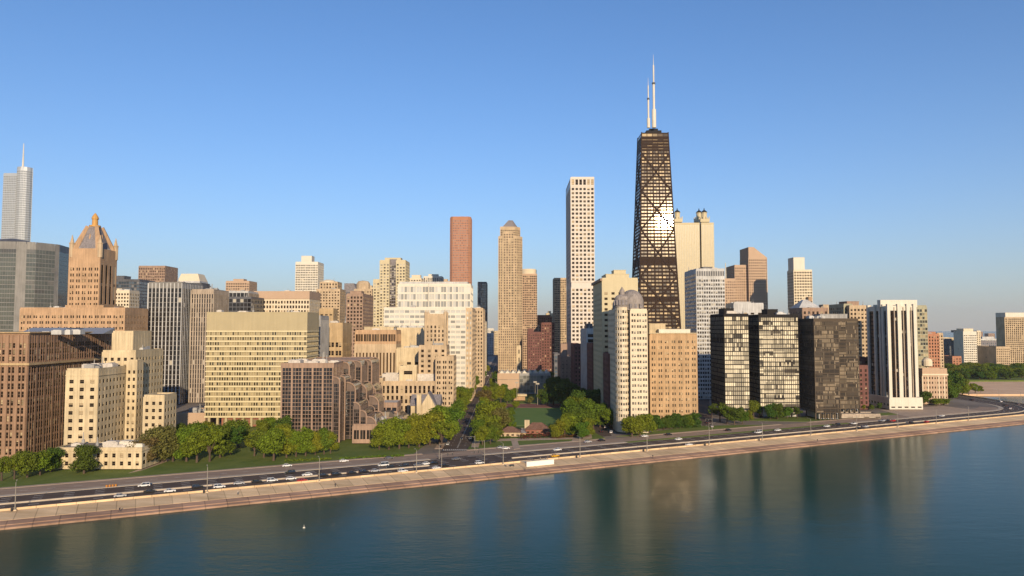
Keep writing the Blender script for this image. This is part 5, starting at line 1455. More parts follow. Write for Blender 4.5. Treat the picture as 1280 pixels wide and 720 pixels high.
m_bark = wall_mat('bark', (0.10, 0.07, 0.05))
def crown_mesh(seed, n, dens=1.0, shape='round', leaf=0.75):
    """unit tree about 10 m tall: many leaf faces in uneven lobes"""
    r = random.Random(seed)
    lobes = []
    nl = {'round': 16, 'tall': 13, 'wide': 17, 'open': 12}[shape]
    for i in range(nl):
        a = r.uniform(0, 2 * math.pi)
        if shape == 'tall': rad, z = r.uniform(0, 1.5), r.uniform(3.4, 8.8); s = r.uniform(1.0, 1.7)
        elif shape == 'wide': rad, z = r.uniform(.4, 3.7), r.uniform(2.7, 7.4); s = r.uniform(1.2, 2.1)
        elif shape == 'open': rad, z = r.uniform(.5, 3.2), r.uniform(3.4, 8.2); s = r.uniform(.8, 1.5)
        else: rad, z = r.uniform(.2, 2.7), r.uniform(2.1, 8.0); s = r.uniform(1.2, 2.0)
        lobes.append((rad * math.cos(a), rad * math.sin(a), z, s, r.uniform(.65, .95)))
    if shape != 'open': lobes.append((0, 0, 6, 2.2, .9))
    vs, fs = [], []
    wt = [q[3] ** 2 for q in lobes]
    for k in range(n):
        cx, cy, cz, s, fl = r.choices(lobes, wt)[0]
        d = Vector((r.gauss(0, 1), r.gauss(0, 1), r.gauss(0, 1)))
        if d.length < 1e-3: continue
        d.normalize()
        rr = s * (r.random() ** .35) * r.uniform(.85, 1.18)
        c = Vector((cx + d.x * rr, cy + d.y * rr, cz + d.z * rr * fl))
        if c.z < .9: continue
        nrm = (d + Vector((r.uniform(-.9, .9), r.uniform(-.9, .9), r.uniform(-.4, 1.0)))).normalized()
        a = nrm.orthogonal().normalized(); b = nrm.cross(a)
        t = r.uniform(0, 6.28); a, b = a * math.cos(t) + b * math.sin(t), b * math.cos(t) - a * math.sin(t)
        l = leaf * r.uniform(.22, .5); w_ = l * r.uniform(.55, .95)
        i = len(vs)
        vs += [c - a * l, c - b * w_ + nrm * .06, c + a * l, c + b * w_ + nrm * .06]
        fs += [(i, i + 1, i + 2, i + 3)]
    me = bpy.data.meshes.new('crown')
    me.from_pydata([tuple(v) for v in vs], [], fs)
    me.materials.append(LEAF['mid'])
    return me, lobes
def trunk_mesh(seed, lobes):
    r = random.Random(seed + 99)
    mb = MB()
    mb.tube((0, 0, -.4), (0.05, 0, 2.2), .34, .25, 8); mb.tube((0.05, 0, 2.2), (0, 0, 5.2), .25, .12, 7)
    for q in sorted(lobes, key=lambda q: -q[3])[:9]:
        z0 = r.uniform(1.7, 3.6)
        m = Vector((q[0] * .5 + r.uniform(-.2, .2), q[1] * .5, (z0 + q[2]) / 2 + .3))
        mb.tube((0.03, 0, z0), m, .13, .085, 5); mb.tube(m, (q[0], q[1], q[2]), .085, .03, 5)
    me = bpy.data.meshes.new('trunk'); me.from_pydata(mb.v, [], mb.f); me.materials.append(m_bark)
    return me
PROTO = {}
for sh, n in (('round', 5200), ('wide', 5600), ('tall', 4200), ('open', 2600)):
    for q in range(3):
        cm, lb = crown_mesh(len(sh) * 17 + q, n, shape=sh, leaf=.62 if sh == 'open' else .7)
        PROTO[sh, q] = (cm, trunk_mesh(q, lb))
TREES = 0
trr = random.Random(5)
def tree(x, y, h, label, group=None, shape=None, leaf='fresh', wide=1.0, z=GZ - .5):
    global TREES
    sh = shape or trr.choice(('round', 'wide', 'tall', 'round', 'open'))
    cm, tm = PROTO[sh, trr.randrange(3)]
    root = empty('tree', (x, y, z), label, 'tree', group, trr.uniform(0, 6.28))
    k = h / 9.6 * trr.uniform(.86, 1.12)
    root.scale = (k * wide * trr.uniform(.92, 1.1), k * wide * trr.uniform(.92, 1.1), k)
    for nm, me in (('trunk', tm), ('crown', cm)):
        o = bpy.data.objects.new(nm, me); COL.objects.link(o); o.parent = root
        if nm == 'crown':
            o.material_slots[0].link = 'OBJECT'; o.material_slots[0].material = LEAF[leaf]
    TREES += 1
    return root
ORD = ['first', 'second', 'third', 'fourth', 'fifth', 'sixth', 'seventh', 'eighth', 'ninth', 'tenth', 'eleventh', 'twelfth', 'thirteenth', 'fourteenth', 'fifteenth', 'sixteenth', 'seventeenth', 'eighteenth', 'nineteenth', 'twentieth'] + ['%d%s' % (n, {1: 'st', 2: 'nd', 3: 'rd'}.get(n % 10, 'th')) for n in range(21, 60)]
LN = {'fresh': 'bright green', 'deep': 'dark green', 'olive': 'olive brown', 'mid': 'mid green'}
def trees_px(lst, where, group):
    """lst: (px, base py, height in px, leaf, shape) -> trees standing at those ground points"""
    lst = sorted(lst, key=lambda q: q[0])
    cnt = {}
    for q in lst: cnt[q[3]] = cnt.get(q[3], 0) + 1
    seen = {}
    for q in lst:
        px, py, hp, lf = q[:4]
        x, y = GP(px, py, GZ - .5)
        seen[lf] = seen.get(lf, 0) + 1
        if cnt[lf] == 1: lb = 'the only %s tree %s' % (LN[lf], where)
        else: lb = '%s %s tree from the left %s' % (ORD[seen[lf] - 1], LN[lf], where)
        tree(x, y, hp * y / FPX, lb, group, q[4] if len(q) > 4 else None, lf, q[5] if len(q) > 5 else 1.0)
trees_px([(2, 601, 32, 'mid'), (18, 599, 33, 'fresh'), (34, 597, 36, 'mid'), (50, 594, 36, 'fresh'), (64, 590, 36, 'deep'), (76, 586, 36, 'mid')],
         'before the brown brick building at the left edge', 'trees before the brown brick building')
trees_px([(105, 592, 40, 'deep', 'round', 1.1)], 'in front of the low stone pavilion', None)
trees_px([(178, 584, 44, 'olive', 'round'), (188, 581, 46, 'olive', 'wide'), (203, 578, 46, 'olive', 'round', 1.1), (216, 577, 42, 'olive', 'round'), (233, 577, 46, 'fresh', 'round'), (246, 578, 48, 'fresh', 'wide'), (262, 577, 46, 'fresh'), (275, 572, 44, 'mid'), (288, 568, 44, 'deep'), (298, 560, 36, 'mid'), (240, 562, 36, 'mid'), (255, 560, 34, 'fresh'), (222, 560, 32, 'mid')],
         'on the lawn below the service block', 'trees on the lawn below the gold slab')
trees_px([(318, 570, 40, 'fresh'), (330, 572, 44, 'mid'), (342, 576, 46, 'fresh'), (352, 560, 44, 'deep'), (340, 548, 30, 'fresh'), (328, 552, 32, 'mid')],
         'right of the driveway below the gold slab', 'trees right of the driveway')
trees_px([(358, 572, 42, 'fresh', 'round', .85), (370, 571, 42, 'fresh', 'round', .85), (382, 570, 41, 'fresh', 'round', .85), (394, 569, 40, 'fresh', 'round', .85), (405, 568, 38, 'mid', 'round', .8), (413, 567, 34, 'fresh', 'round', .8)],
         'in the row before the terraced glass building', 'row of trees before the terraced glass building')
trees_px([(474, 562, 38, 'fresh', 'round', .85), (486, 562, 42, 'fresh', 'round', .9), (499, 561, 43, 'fresh', 'round', .9), (511, 560, 44, 'fresh', 'round', .9), (524, 559, 44, 'fresh', 'round', .9), (537, 556, 46, 'fresh', 'wide'), (550, 553, 46, 'fresh', 'round', 1.1), (563, 546, 44, 'mid', 'round', 1.1), (552, 560, 34, 'fresh'), (560, 555, 34, 'fresh'), (556, 536, 36, 'fresh', 'wide'), (545, 533, 30, 'mid')],
         'beside the low granite wing', 'trees left of the street mouth')
trees_px([(478, 511, 20, 'mid'), (487, 512, 22, 'fresh'), (497, 513, 23, 'mid'), (507, 512, 22, 'fresh'), (552, 512, 24, 'fresh'), (562, 516, 28, 'mid'), (548, 520, 22, 'fresh')],
         'around the chapel below the gothic hall', 'trees around the chapel')
trees_px([(572, 530, 36, 'mid'), (577, 522, 32, 'fresh'), (569, 512, 28, 'fresh'), (578, 508, 26, 'mid'), (584, 503, 22, 'fresh'), (590, 496, 20, 'fresh'), (595, 487, 18, 'mid'), (600, 480, 15, 'fresh'), (604, 474, 13, 'mid'), (608, 466, 11, 'fresh'), (582, 514, 26, 'fresh')],
         'along the left side of the inland street', 'street trees on the left side')
trees_px([(603, 556, 28, 'fresh'), (613, 555, 30, 'mid'), (598, 550, 32, 'mid'), (606, 546, 38, 'fresh', 'wide'), (603, 538, 36, 'mid'), (614, 541, 42, 'fresh', 'round', 1.1), (621, 542, 36, 'olive', 'round', 1.1), (628, 538, 30, 'olive'), (606, 526, 34, 'fresh'), (615, 524, 32, 'mid'), (624, 526, 28, 'fresh'), (636, 531, 20, 'mid'), (608, 514, 28, 'olive'), (617, 508, 26, 'fresh'), (612, 501, 22, 'fresh'), (620, 497, 22, 'mid'), (616, 490, 20, 'fresh'), (622, 484, 18, 'deep'), (619, 476, 14, 'mid')],
         'along the park side of the inland street', 'trees along the park side of the street')
trees_px([(626, 505, 22, 'fresh'), (634, 504, 22, 'mid'), (642, 503, 21, 'fresh'), (631, 498, 18, 'mid'), (676, 506, 20, 'deep'), (684, 507, 24, 'deep'), (692, 506, 28, 'deep', 'wide'), (700, 508, 36, 'deep', 'wide'), (710, 511, 36, 'deep'), (720, 514, 36, 'deep'), (694, 498, 28, 'deep'), (706, 498, 28, 'deep'), (718, 502, 30, 'deep'), (728, 508, 30, 'deep'), (652, 478, 10, 'deep'), (640, 474, 9, 'deep'), (664, 474, 12, 'deep'), (676, 474, 14, 'deep'), (688, 478, 16, 'deep'), (663, 505, 12, 'olive'), (686, 488, 22, 'deep'), (698, 487, 20, 'deep')],
         'around the museum', 'trees around the museum')
trees_px([(698, 546, 26, 'fresh'), (706, 546, 32, 'fresh'), (715, 545, 34, 'fresh', 'round', 1.1), (724, 543, 36, 'mid', 'wide'), (714, 527, 32, 'mid'), (722, 525, 34, 'fresh', 'wide'), (726, 525, 38, 'deep'), (733, 538, 42, 'mid'), (742, 537, 36, 'fresh'), (750, 534, 34, 'mid'), (757, 531, 30, 'fresh'), (764, 536, 30, 'fresh'), (747, 522, 34, 'deep'), (738, 517, 34, 'deep')],
         'right of the red brick fieldhouse', 'trees in the right corner of the park')
trees_px([(790, 546, 30, 'fresh', 'round', 1.2), (800, 544, 28, 'fresh', 'wide', 1.1), (811, 542, 25, 'fresh', 'round', 1.1)], 'at the foot of the domed corner tower', 'trees at the foot of the domed tower')
trees_px([(822, 537.5, 20, 'deep', 'round', 1.1), (830, 537, 19, 'deep', 'round', 1.1), (838, 536, 19, 'deep', 'round', 1.1), (846, 535, 19, 'deep', 'round', 1.1), (854, 534.5, 19, 'deep', 'round', 1.1), (862, 534, 18, 'mid', 'round', 1.1), (870, 533, 17, 'deep', 'round', 1.1)],
         'in the clipped row before the honey brick apartments', 'clipped trees before the honey brick apartments')
trees_px([(900, 527, 24, 'deep'), (909, 530, 26, 'mid'), (918, 531, 24, 'deep', 'wide'), (928, 530, 20, 'mid', 'wide'), (937, 526, 16, 'fresh'), (942, 523, 22, 'mid', 'tall', 1.2), (949, 522, 18, 'mid', 'tall', 1.2), (963, 524, 22, 'deep', 'round', 1.1), (972, 524, 20, 'deep'), (984, 523, 16, 'mid'), (997, 523, 18, 'deep'), (1008, 519, 24, 'deep', 'tall', 1.2), (1016, 518, 22, 'mid', 'tall', 1.2), (944, 514, 24, 'mid', 'tall'), (890, 522, 18, 'deep'), (1024, 516, 12, 'mid')],
         'on the lawn before the black glass pair', 'trees before the black glass pair')
trees_px([(1155, 506.5, 20, 'deep', 'round', 1.1), (1150, 506, 6, 'mid'), (1171, 507, 9, 'fresh', 'wide', 1.6), (1180, 506, 9, 'mid', 'wide', 1.6), (1110, 508, 7, 'deep'), (1117, 508, 6, 'deep')],
         'at the foot of the pink brick block', 'shrubby trees below the pink brick block')
trees_px([(1188, 497, 26, 'mid'), (1195, 496, 26, 'deep'), (1203, 494, 22, 'mid'), (1211, 493, 18, 'fresh'), (1219, 491, 13, 'fresh'), (1226, 490, 10, 'mid'), (1190, 488, 26, 'deep'), (1198, 487, 22, 'mid'), (1186, 503, 22, 'mid')],
         'beside the road curve', 'trees beside the road curve')
bl = []
rr_ = random.Random(18)
for k in range(26):
    bl.append((1146 + 52 * ((k * .618) % 1), rr_.uniform(478, 499), rr_.uniform(15, 24), rr_.choice(('fresh', 'mid', 'deep', 'mid')), 'wide', 1.1))
trees_px(bl, 'between the pink brick block and the beach', 'trees between the pink brick block and the beach')
bl = []
rr_ = random.Random(8)
for k in range(84):
    py = rr_.uniform(463.0, 474.6)
    bl.append((1184 + 100 * ((k * .618) % 1), py, rr_.uniform(9, 14), rr_.choice(('fresh', 'mid', 'deep', 'fresh')), 'wide', 1.3))
trees_px(bl, 'in the park belt behind the beach', 'trees behind the beach')
bl = []
for k in range(16):
    bl.append((1178 + 7 * k + rr_.uniform(-2, 2), rr_.uniform(459.5, 463), rr_.uniform(6, 9), rr_.choice(('mid', 'deep')), 'wide', 1.4))
trees_px(bl, 'under the far right towers', 'trees at the foot of the far right towers')

trees_px([(1030, 517, 13, 'mid'), (1038, 516.5, 11, 'fresh'), (1090, 513, 9, 'mid'), (1099, 511.5, 10, 'deep'), (1126, 512, 7, 'fresh'), (1136, 511.5, 7, 'mid'), (1062, 515.5, 9, 'deep'), (1080, 514, 9, 'fresh')],
         'by the podium right of the dull slabs', 'small trees by the podium')
trees_px([(640, 541, 16, 'fresh'), (620, 549, 24, 'mid'), (694, 548, 18, 'fresh'), (735, 546, 26, 'fresh'), (728, 549, 22, 'mid'), (640, 520, 14, 'mid'), (645, 512, 14, 'fresh')],
         'close round the park houses', 'trees close round the park houses')
# hedges and flower shrubs
def shrub(px0, px1, py, hp, label, leaf, name='hedge', col=None):
    xa, ya = GP(px0, py, GZ - .5); xb, yb = GP(px1, py - .10 * (px1 - px0) * .5, GZ - .5)
    h = hp * ya / FPX
    r = random.Random(int(px0))
    vs, fs = [], []
    nn = int(90 * math.hypot(xb - xa, yb - ya) / 4)
    for k in range(nn):
        u = r.random(); c = Vector((xa + (xb - xa) * u, ya + (yb - ya) * u + r.uniform(-1.1, 1.1), GZ - .5 + h * (r.random() ** .6) * (.8 + .2 * math.sin(u * 23))))
        nrm = Vector((r.uniform(-1, 1), r.uniform(-1, .4), r.uniform(0, 1))).normalized(); a = nrm.orthogonal().normalized(); b = nrm.cross(a)
        l = r.uniform(.2, .45); i = len(vs)
        vs += [c - a * l, c - b * l, c + a * l, c + b * l]; fs.append((i, i + 1, i + 2, i + 3))
    me = bpy.data.meshes.new(name); o0 = Vector(((xa + xb) / 2, ya, GZ - .5))
    me.from_pydata([tuple(v - o0) for v in vs], [], fs); me.materials.append(col or LEAF[leaf])
    o = bpy.data.objects.new(name, me); COL.objects.link(o); o.location = o0
    tag(o, label, 'hedge')
red_leaf = leaf_mat('russet leaves', (0.13, 0.06, 0.025))
shrub(625, 638, 548, 3, 'clipped dark hedge in front of the tan park pavilion', 'deep')
shrub(650, 690, 549, 7, 'loose russet shrub bed in front of the red brick fieldhouse', 'mid', col=red_leaf)
shrub(690, 736, 548, 4, 'low russet hedge along the park edge right of the fieldhouse', 'mid', col=red_leaf)
shrub(816, 876, 537, 5, 'long low dark hedge under the clipped trees before the honey brick apartments', 'deep')
shrub(425, 505, 574, 2.2, 'low clipped hedge along the pavement before the low granite wing', 'mid')
shrub(356, 414, 577, 2.2, 'low clipped hedge along the pavement under the row of trees', 'mid')
shrub(1080, 1112, 508, 4, 'dark hedge at the foot of the white ribbed tower podium', 'deep')

# ================================================================== vehicles
CARPAINT = dict(white=(.72, .71, .68), black=(.012, .012, .014), silver=(.42, .42, .42), grey=(.13, .13, .14), red=(.42, .025, .02), yellow=(.72, .38, .02), blue=(.05, .08, .16))
cm_ = {k: plain('car paint ' + k, v, .28, .0, .6) for k, v in CARPAINT.items()}
m_tyre = plain('tyre rubber', (.015, .015, .015), .8)
m_cglass = plain('car glass', (.015, .017, .02), .06, 0, .8)
m_lamp = plain('headlamp glass', (.75, .72, .62), .2)
m_tail = plain('tail lamp', (.45, .02, .015), .3)
def car_proto(kind):
    L2, W2 = {'car': (2.3, .9), 'suv': (2.4, .96), 'van': (2.7, 1.0)}[kind]
    low = [(-L2, .35), (-L2, .75), (-L2 + .15, .92), (-L2 + .9, .98), (L2 - 1.2, .95), (L2 - .1, .78), (L2, .6), (L2, .32)]
    if kind == 'car': cab = [(-L2 + .55, .97), (-L2 + 1.15, 1.42), (L2 - 2.0, 1.45), (L2 - 1.15, .96)]
    elif kind == 'suv': cab = [(-L2 + .12, .97), (-L2 + .35, 1.66), (L2 - 1.9, 1.70), (L2 - 1.1, .96)]
    else: cab = [(-L2 + .08, .97), (-L2 + .2, 2.0), (L2 - 1.5, 2.02), (L2 - .7, .96)]
    def ext(prof, w, w2=None):
        mb = MB(); n = len(prof); w2 = w2 or w
        zs = [z for x, z in prof]; zt = max(zs)
        mb.add([(x, -(w if z < zt - .2 else w2), z) for x, z in prof] + [(x, (w if z < zt - .2 else w2), z) for x, z in prof],
               [tuple(range(n)), tuple(range(n, 2 * n))[::-1]] + [(n + i, n + (i + 1) % n, (i + 1) % n, i) for i in range(n)])
        return mb
    body = ext(low, W2)
    roof_z = max(z for x, z in cab)
    x0, x1 = cab[1][0], cab[2][0]
    b2 = MB(); b2.box(x0 - .02, x1 + .02, -W2 * .76, W2 * .76, roof_z - .03, roof_z + .05)
    for x, xr in ((cab[0][0], x0), (cab[3][0], x1), ((x0 + x1) / 2, (x0 + x1) / 2)):
        for sg in (-1, 1): b2.tube((x, sg * W2 * .93, .97), (xr, sg * W2 * .78, roof_z), .06, .05, 4)
    body.v += [v for v in b2.v]; n = len(body.v) - len(b2.v); body.f += [tuple(i + n for i in f) for f in b2.f]
    cabm = ext(cab, W2 * .94, W2 * .77)
    out = {'body': (body, None), 'window': (cabm, m_cglass)}
    for i, (x, sg) in enumerate(((-L2 + .8, -1), (-L2 + .8, 1), (L2 - .85, -1), (L2 - .85, 1))):
        mb = MB(); mb.tube((x, sg * (W2 - .2), .33), (x, sg * (W2 + .02), .33), .33, .33, 12); out['wheel%d' % i] = (mb, m_tyre)
    for sg in (-1, 1):
        mb = MB(); mb.box(L2 - .05, L2 + .03, sg * W2 * .72 - .2, sg * W2 * .72 + .2, .58, .74); out['headlight%d' % sg] = (mb, m_lamp)
        mb = MB(); mb.box(-L2 - .03, -L2 + .05, sg * W2 * .75 - .18, sg * W2 * .75 + .18, .66, .84); out['taillight%d' % sg] = (mb, m_tail)
    res = []
    for k, (mb, m) in out.items():
        nm = k.rstrip('-0123456789')
        me = bpy.data.meshes.new(nm); me.from_pydata(mb.v, [], mb.f); me.materials.append(m or cm_['white'])
        res.append((nm, me))
    return res
CP_ = {k: car_proto(k) for k in ('car', 'suv', 'van')}
def car(x, y, ang, kind, colr, label, group=None, z=RZ + .02):
    root = empty(kind, (x, y, z), label, kind, group, ang)
    root.scale = (.9, .9, .9)
    for nm, me in CP_[kind]:
        o = bpy.data.objects.new(nm, me); COL.objects.link(o); o.parent = root
        if nm == 'body':
            o.material_slots[0].link = 'OBJECT'; o.material_slots[0].material = cm_[colr]
LANEN = lambda t: 'lakeside lanes' if t < 27 else ('inland lanes' if t < 43 else 'frontage road')
CARS = [(157, 22, 'silver'), (186, 38, 'white', 'suv'), (193, 25, 'black'), (218, 22.5, 'white'), (252, 25, 'black', 'suv'), (279, 22, 'white', 'suv'), (303, 25.2, 'silver'), (325, 25, 'black'),
        (344, 25, 'white', 'suv'), (366, 38, 'black', 'suv'), (367, 25, 'white'), (381, 19, 'red'), (387, 30.4, 'white'), (362, 55, 'white'), (432, 55, 'white'),
        (407, 25.2, 'black', 'suv'), (423, 25.3, 'black', 'suv'), (442, 25.3, 'black'), (457, 25.4, 'black', 'suv'), (471, 25.4, 'silver'), (481, 37, 'white', 'van'), (490, 30.4, 'black'), (505, 19.5, 'white', 'suv'),
        (507, 30.5, 'black', 'suv'), (524, 30.5, 'grey'), (533, 31, 'white'), (543, 30.5, 'black'), (547, 19.2, 'white'), (556, 23, 'black'), (571, 36, 'grey'), (600, 22, 'white', 'suv'),
        (488, 53, 'grey'), (632, 53, 'white'), (626, 56, 'silver'), (693, 22, 'yellow'), (696, 37, 'white'), (734, 52, 'silver'), (751, 53, 'black'), (804, 55, 'white'), (834, 54, 'black'),
        (846, 37, 'white'), (859, 19.5, 'white'), (908, 52, 'black'), (945, 37, 'white', 'van'), (969, 38, 'white'), (1030, 37, 'white'), (1043, 39, 'black', 'suv'), (1064, 38, 'white'),
        (1069, 22, 'black'), (1078, 25, 'silver'), (1100, 39, 'silver'), (1106, 37.5, 'black'), (1112, 36, 'red'), (1135, 24, 'black'), (1154, 22, 'red'), (1169, 19, 'black'), (1173, 38, 'white')]
cseen = {}
ctot = {}
for c in CARS:
    kd = c[3] if len(c) > 3 else 'car'
    ctot[(c[2], kd, LANEN(c[1]))] = ctot.get((c[2], kd, LANEN(c[1])), 0) + 1
for c in sorted(CARS):
    kd = c[3] if len(c) > 3 else 'car'
    key = (c[2], kd, LANEN(c[1])); cseen[key] = cseen.get(key, 0) + 1
    s = SPX(c[0], c[1]); x, y = ST(s, c[1])
    ang = math.atan2(UY, UX) + (math.pi if c[1] > 27.5 and c[1] < 43 else 0)
    lb = ('the only %s %s on the %s of the shore drive' % (c[2], kd, LANEN(c[1]))) if ctot[key] == 1 else '%s %s %s from the left on the %s of the shore drive' % (ORD[cseen[key] - 1], c[2], kd, LANEN(c[1]))
    car(x, y, ang, kd, c[2], lb, 'vehicles on the shore drive')
k = 0
for s, t, cl in ((448, 20, 'black'), (455, 23.5, 'grey'), (462, 37, 'white'), (470, 20, 'silver'), (476, 37, 'black'), (486, 23, 'white'), (500, 36, 'black'), (512, 22, 'grey'), (534, 22, 'white'), (548, 37, 'black')):
    k += 1
    x, y = ST(s, t); x2, y2 = ST(s + 2, t)
    car(x, y, math.atan2(y2 - y, x2 - x), 'car', cl, '%s car, counted from the near end, on the right hand road curve, %s' % (ORD[k - 1], cl), 'cars on the road curve')
for k, (px, py, cl) in enumerate(((577, 549.5, 'black'), (588, 549, 'white'), (560, 556, 'silver'), (583, 527, 'grey'), (592, 512, 'black'), (600, 497, 'white'), (605, 486, 'grey'), (610, 470, 'white'))):
    x, y = GP(px, py, RZ)
    x = min(max(x, SX0 + 1.2), SX1 - 1.2)
    car(x, y, R(90 if k % 2 else -90), 'car', cl, '%s car, counted from the shore, waiting on the inland street, %s' % (ORD[k], cl), 'cars on the inland street')
for k, (px, py, cl) in enumerate(((752, 540, 'black'), (757, 535, 'silver'), (764, 541, 'white'), (884, 529, 'black'), (890, 534, 'silver'))):
    x, y = GP(px, py, RZ)
    car(x, y, R(80), 'car', cl, '%s car, counted from the left, in the side street mouths right of the park, %s' % (ORD[k], cl), 'cars in the side streets')

# ================================================================== lamps, signals, people, small things
m_pole = plain('painted lamp metal', (.30, .27, .22), .5, .2)
m_dark = plain('dark metal', (.04, .04, .04), .5, .3)
def lamp_meshes(h):
    mb = MB(); mb.lathe(0, 0, [(.35, 0), (.35, .5), (.16, .55), (.13, h * .6), (.09, h)], 8)
    ba = MB(); ba.lathe(0, 0, [(.55, -.3), (.55, .25), (.4, .3)], 8)
    ar = MB(); ar.tube((0, 0, h - .05), (0, 1.1, h + .35), .07, .06, 6); ar.tube((0, 1.1, h + .35), (0, 2.1, h + .4), .06, .05, 6)
    hd = MB(); hd.box(-.18, .18, 1.9, 2.75, h + .3, h + .46)
    r = []
    for nm, m_, mt in (('pole', mb, m_pole), ('base', ba, M_['concrete']), ('arm', ar, m_pole), ('lamp_head', hd, m_pole)):
        me = bpy.data.meshes.new(nm); me.from_pydata(m_.v, [], m_.f); me.materials.append(mt); r.append((nm, me))
    return r
LM = lamp_meshes(9.5)
LAMPS = [28, 264, 402, 522, 629, 724, 807, 884, 950, 1010, 1067, 1118, 1166, 1206]
for k, px in enumerate(LAMPS):
    s = SPX(px, 15.6)
    x, y = ST(s, 15.5)
    root = empty('street_lamp', (x, y, 2.68), '%s tall pale street lamp from the left along the promenade barrier' % ORD[k], 'street lamp', 'street lamps along the promenade barrier', math.atan2(UY, UX))
    for nm, me in LM:
        o = bpy.data.objects.new(nm, me); COL.objects.link(o); o.parent = root
for k, s in enumerate((446, 470, 494, 518, 545, 575)):
    x, y = ST(s, 15.3); x2, y2 = ST(s + 1, 15.3)
    root = empty('street_lamp', (x, y, 2.68), '%s street lamp round the right hand road curve, counted from the near end' % ORD[k], 'street lamp', 'street lamps on the road curve', math.atan2(y2 - y, x2 - x))
    for nm, me in LM:
        o = bpy.data.objects.new(nm, me); COL.objects.link(o); o.parent = root
# floodlight masts in the park
for k, (px, py) in enumerate(((646, 504), (669, 503), (672, 506))):
    x, y = GP(px, py, GZ - .4)
    root = empty('floodlight_mast', (x, y, GZ - .4), '%s slim floodlight mast from the left at the edge of the playing field' % ORD[k], 'floodlight', 'floodlight masts of the playing field')
    mb = MB(); mb.lathe(0, 0, [(.25, 0), (.2, 8), (.12, 17)], 8); o = mb.build('pole', m_pole, root)
    mb = MB(); mb.box(-1.4, 1.4, -.2, .2, 16.4, 17.6); o = mb.build('lamp_head', m_pole, root)
# traffic signals
m_sig = plain('signal housing', (.03, .03, .03), .5)
for k, (px, t, d) in enumerate(((553, 16.9, 1), (606, 16.9, -1), (550, 42.5, 1), (606, 43.5, -1), (594, 59, -1), (884, 44, 1), (888, 59, -1))):
    s = SPX(px, t); x, y = ST(s, t)
    root = empty('traffic_signal', (x, y, RZ), '%s traffic signal from the left at %s' % (ORD[k if k < 5 else k - 5], 'the inland street crossing' if k < 5 else 'the side street by the honey brick apartments'), 'traffic light', 'traffic signals')
    mb = MB(); mb.lathe(0, 0, [(.3, 0), (.14, .4), (.1, 7.2)], 8); mb.build('pole', m_pole, root)
    mb = MB(); mb.tube((0, 0, 6.6), (4.8 * d, 2.2 * d, 7.1), .08, .05, 6); mb.build('mast_arm', m_pole, root)
    for u in (0.55, .95):
        mb = MB(); cx, cy = 4.8 * d * u, 2.2 * d * u; mb.box(cx - .2, cx + .2, cy - .25, cy - .0, 5.9, 7.0); mb.build('signal_head', m_sig, root)
# white lookout wall on the promenade with the kerb opening
s0, s1 = SPX(657, 10), SPX(690.5, 10)
def st_box(mb, s0, s1, t0, t1, z0, z1):
    q = [ST(s0, t0), ST(s1, t0), ST(s1, t1), ST(s0, t1)]
    mb.prism(q, z0, z1)
p = ST((s0 + s1) / 2, 9)
root = empty('lookout_wall', (*p, 2.2), 'long low white wall of the lookout platform on the promenade, below a yellow taxi', 'wall')
mb = MB((*p, 2.2)); st_box(mb, s0, s1, 9.0, 9.7, 1.6, 4.1); mb.build('wall', plain('white paint', (.8, .76, .66), .7), root)
mb = MB((*p, 2.2)); st_box(mb, s0 + .3, s1 - .3, 9.71, 15.8, 1.6, 3.4); mb.build('platform', M_['concrete'], root)
mb = MB((*p, 2.2)); st_box(mb, s0 - .15, s1 + .15, 8.9, 9.8, 4.101, 4.3); mb.build('coping', M_['white'], root)
p = ST(SPX(640, 11), 11)
root = empty('promenade_bench', (*p, 2.3), 'dark bench on the pale promenade left of the white lookout wall', 'bench', None, math.atan2(UY, UX))
mb = MB(); mb.box(-1.1, 1.1, -.25, .25, .42, .5); mb.build('seat', m_dark, root)
mb = MB(); mb.box(-1.1, 1.1, .22, .3, .55, .95); mb.build('backrest', m_dark, root)
for sg in (-1, 1):
    mb = MB(); mb.box(sg * .9 - .05, sg * .9 + .05, -.22, .22, 0, .419); mb.build('leg', m_dark, root)
# kerb sign and litter bins by the lamps
for k, px in enumerate((24, 260, 720, 803, 879, 946)):
    x, y = ST(SPX(px, 15), 15)
    mb = MB((x, y, 2.60)); mb.lathe(x, y, [(.3, 2.55), (.36, 3.3), (.4, 3.35), (.4, 3.5), (.2, 3.7)], 10)
    o = mb.build('litter_bin', m_dark); tag(o, '%s dark litter bin from the left beside a promenade lamp' % ORD[k], 'bin', 'litter bins on the promenade')
# yellow barrels at the end of the ramp, left
x, y = ST(SPX(146, 43), 43)
root = empty('crash_cushion', (x, y, RZ), 'orange yellow crash cushion where the lanes split, above the silver car at left', 'crash barrier', None, math.atan2(UY, UX))
root.scale = (.7, .7, .7)
for k in range(4):
    mb = MB(); mb.lathe(-2.4 + k * 1.5, 0, [(.55, .16), (.6, .6), (.55, 1.3), (.3, 1.4)], 10); mb.build('barrel', plain('orange plastic', (.42, .17, .02), .6), root)
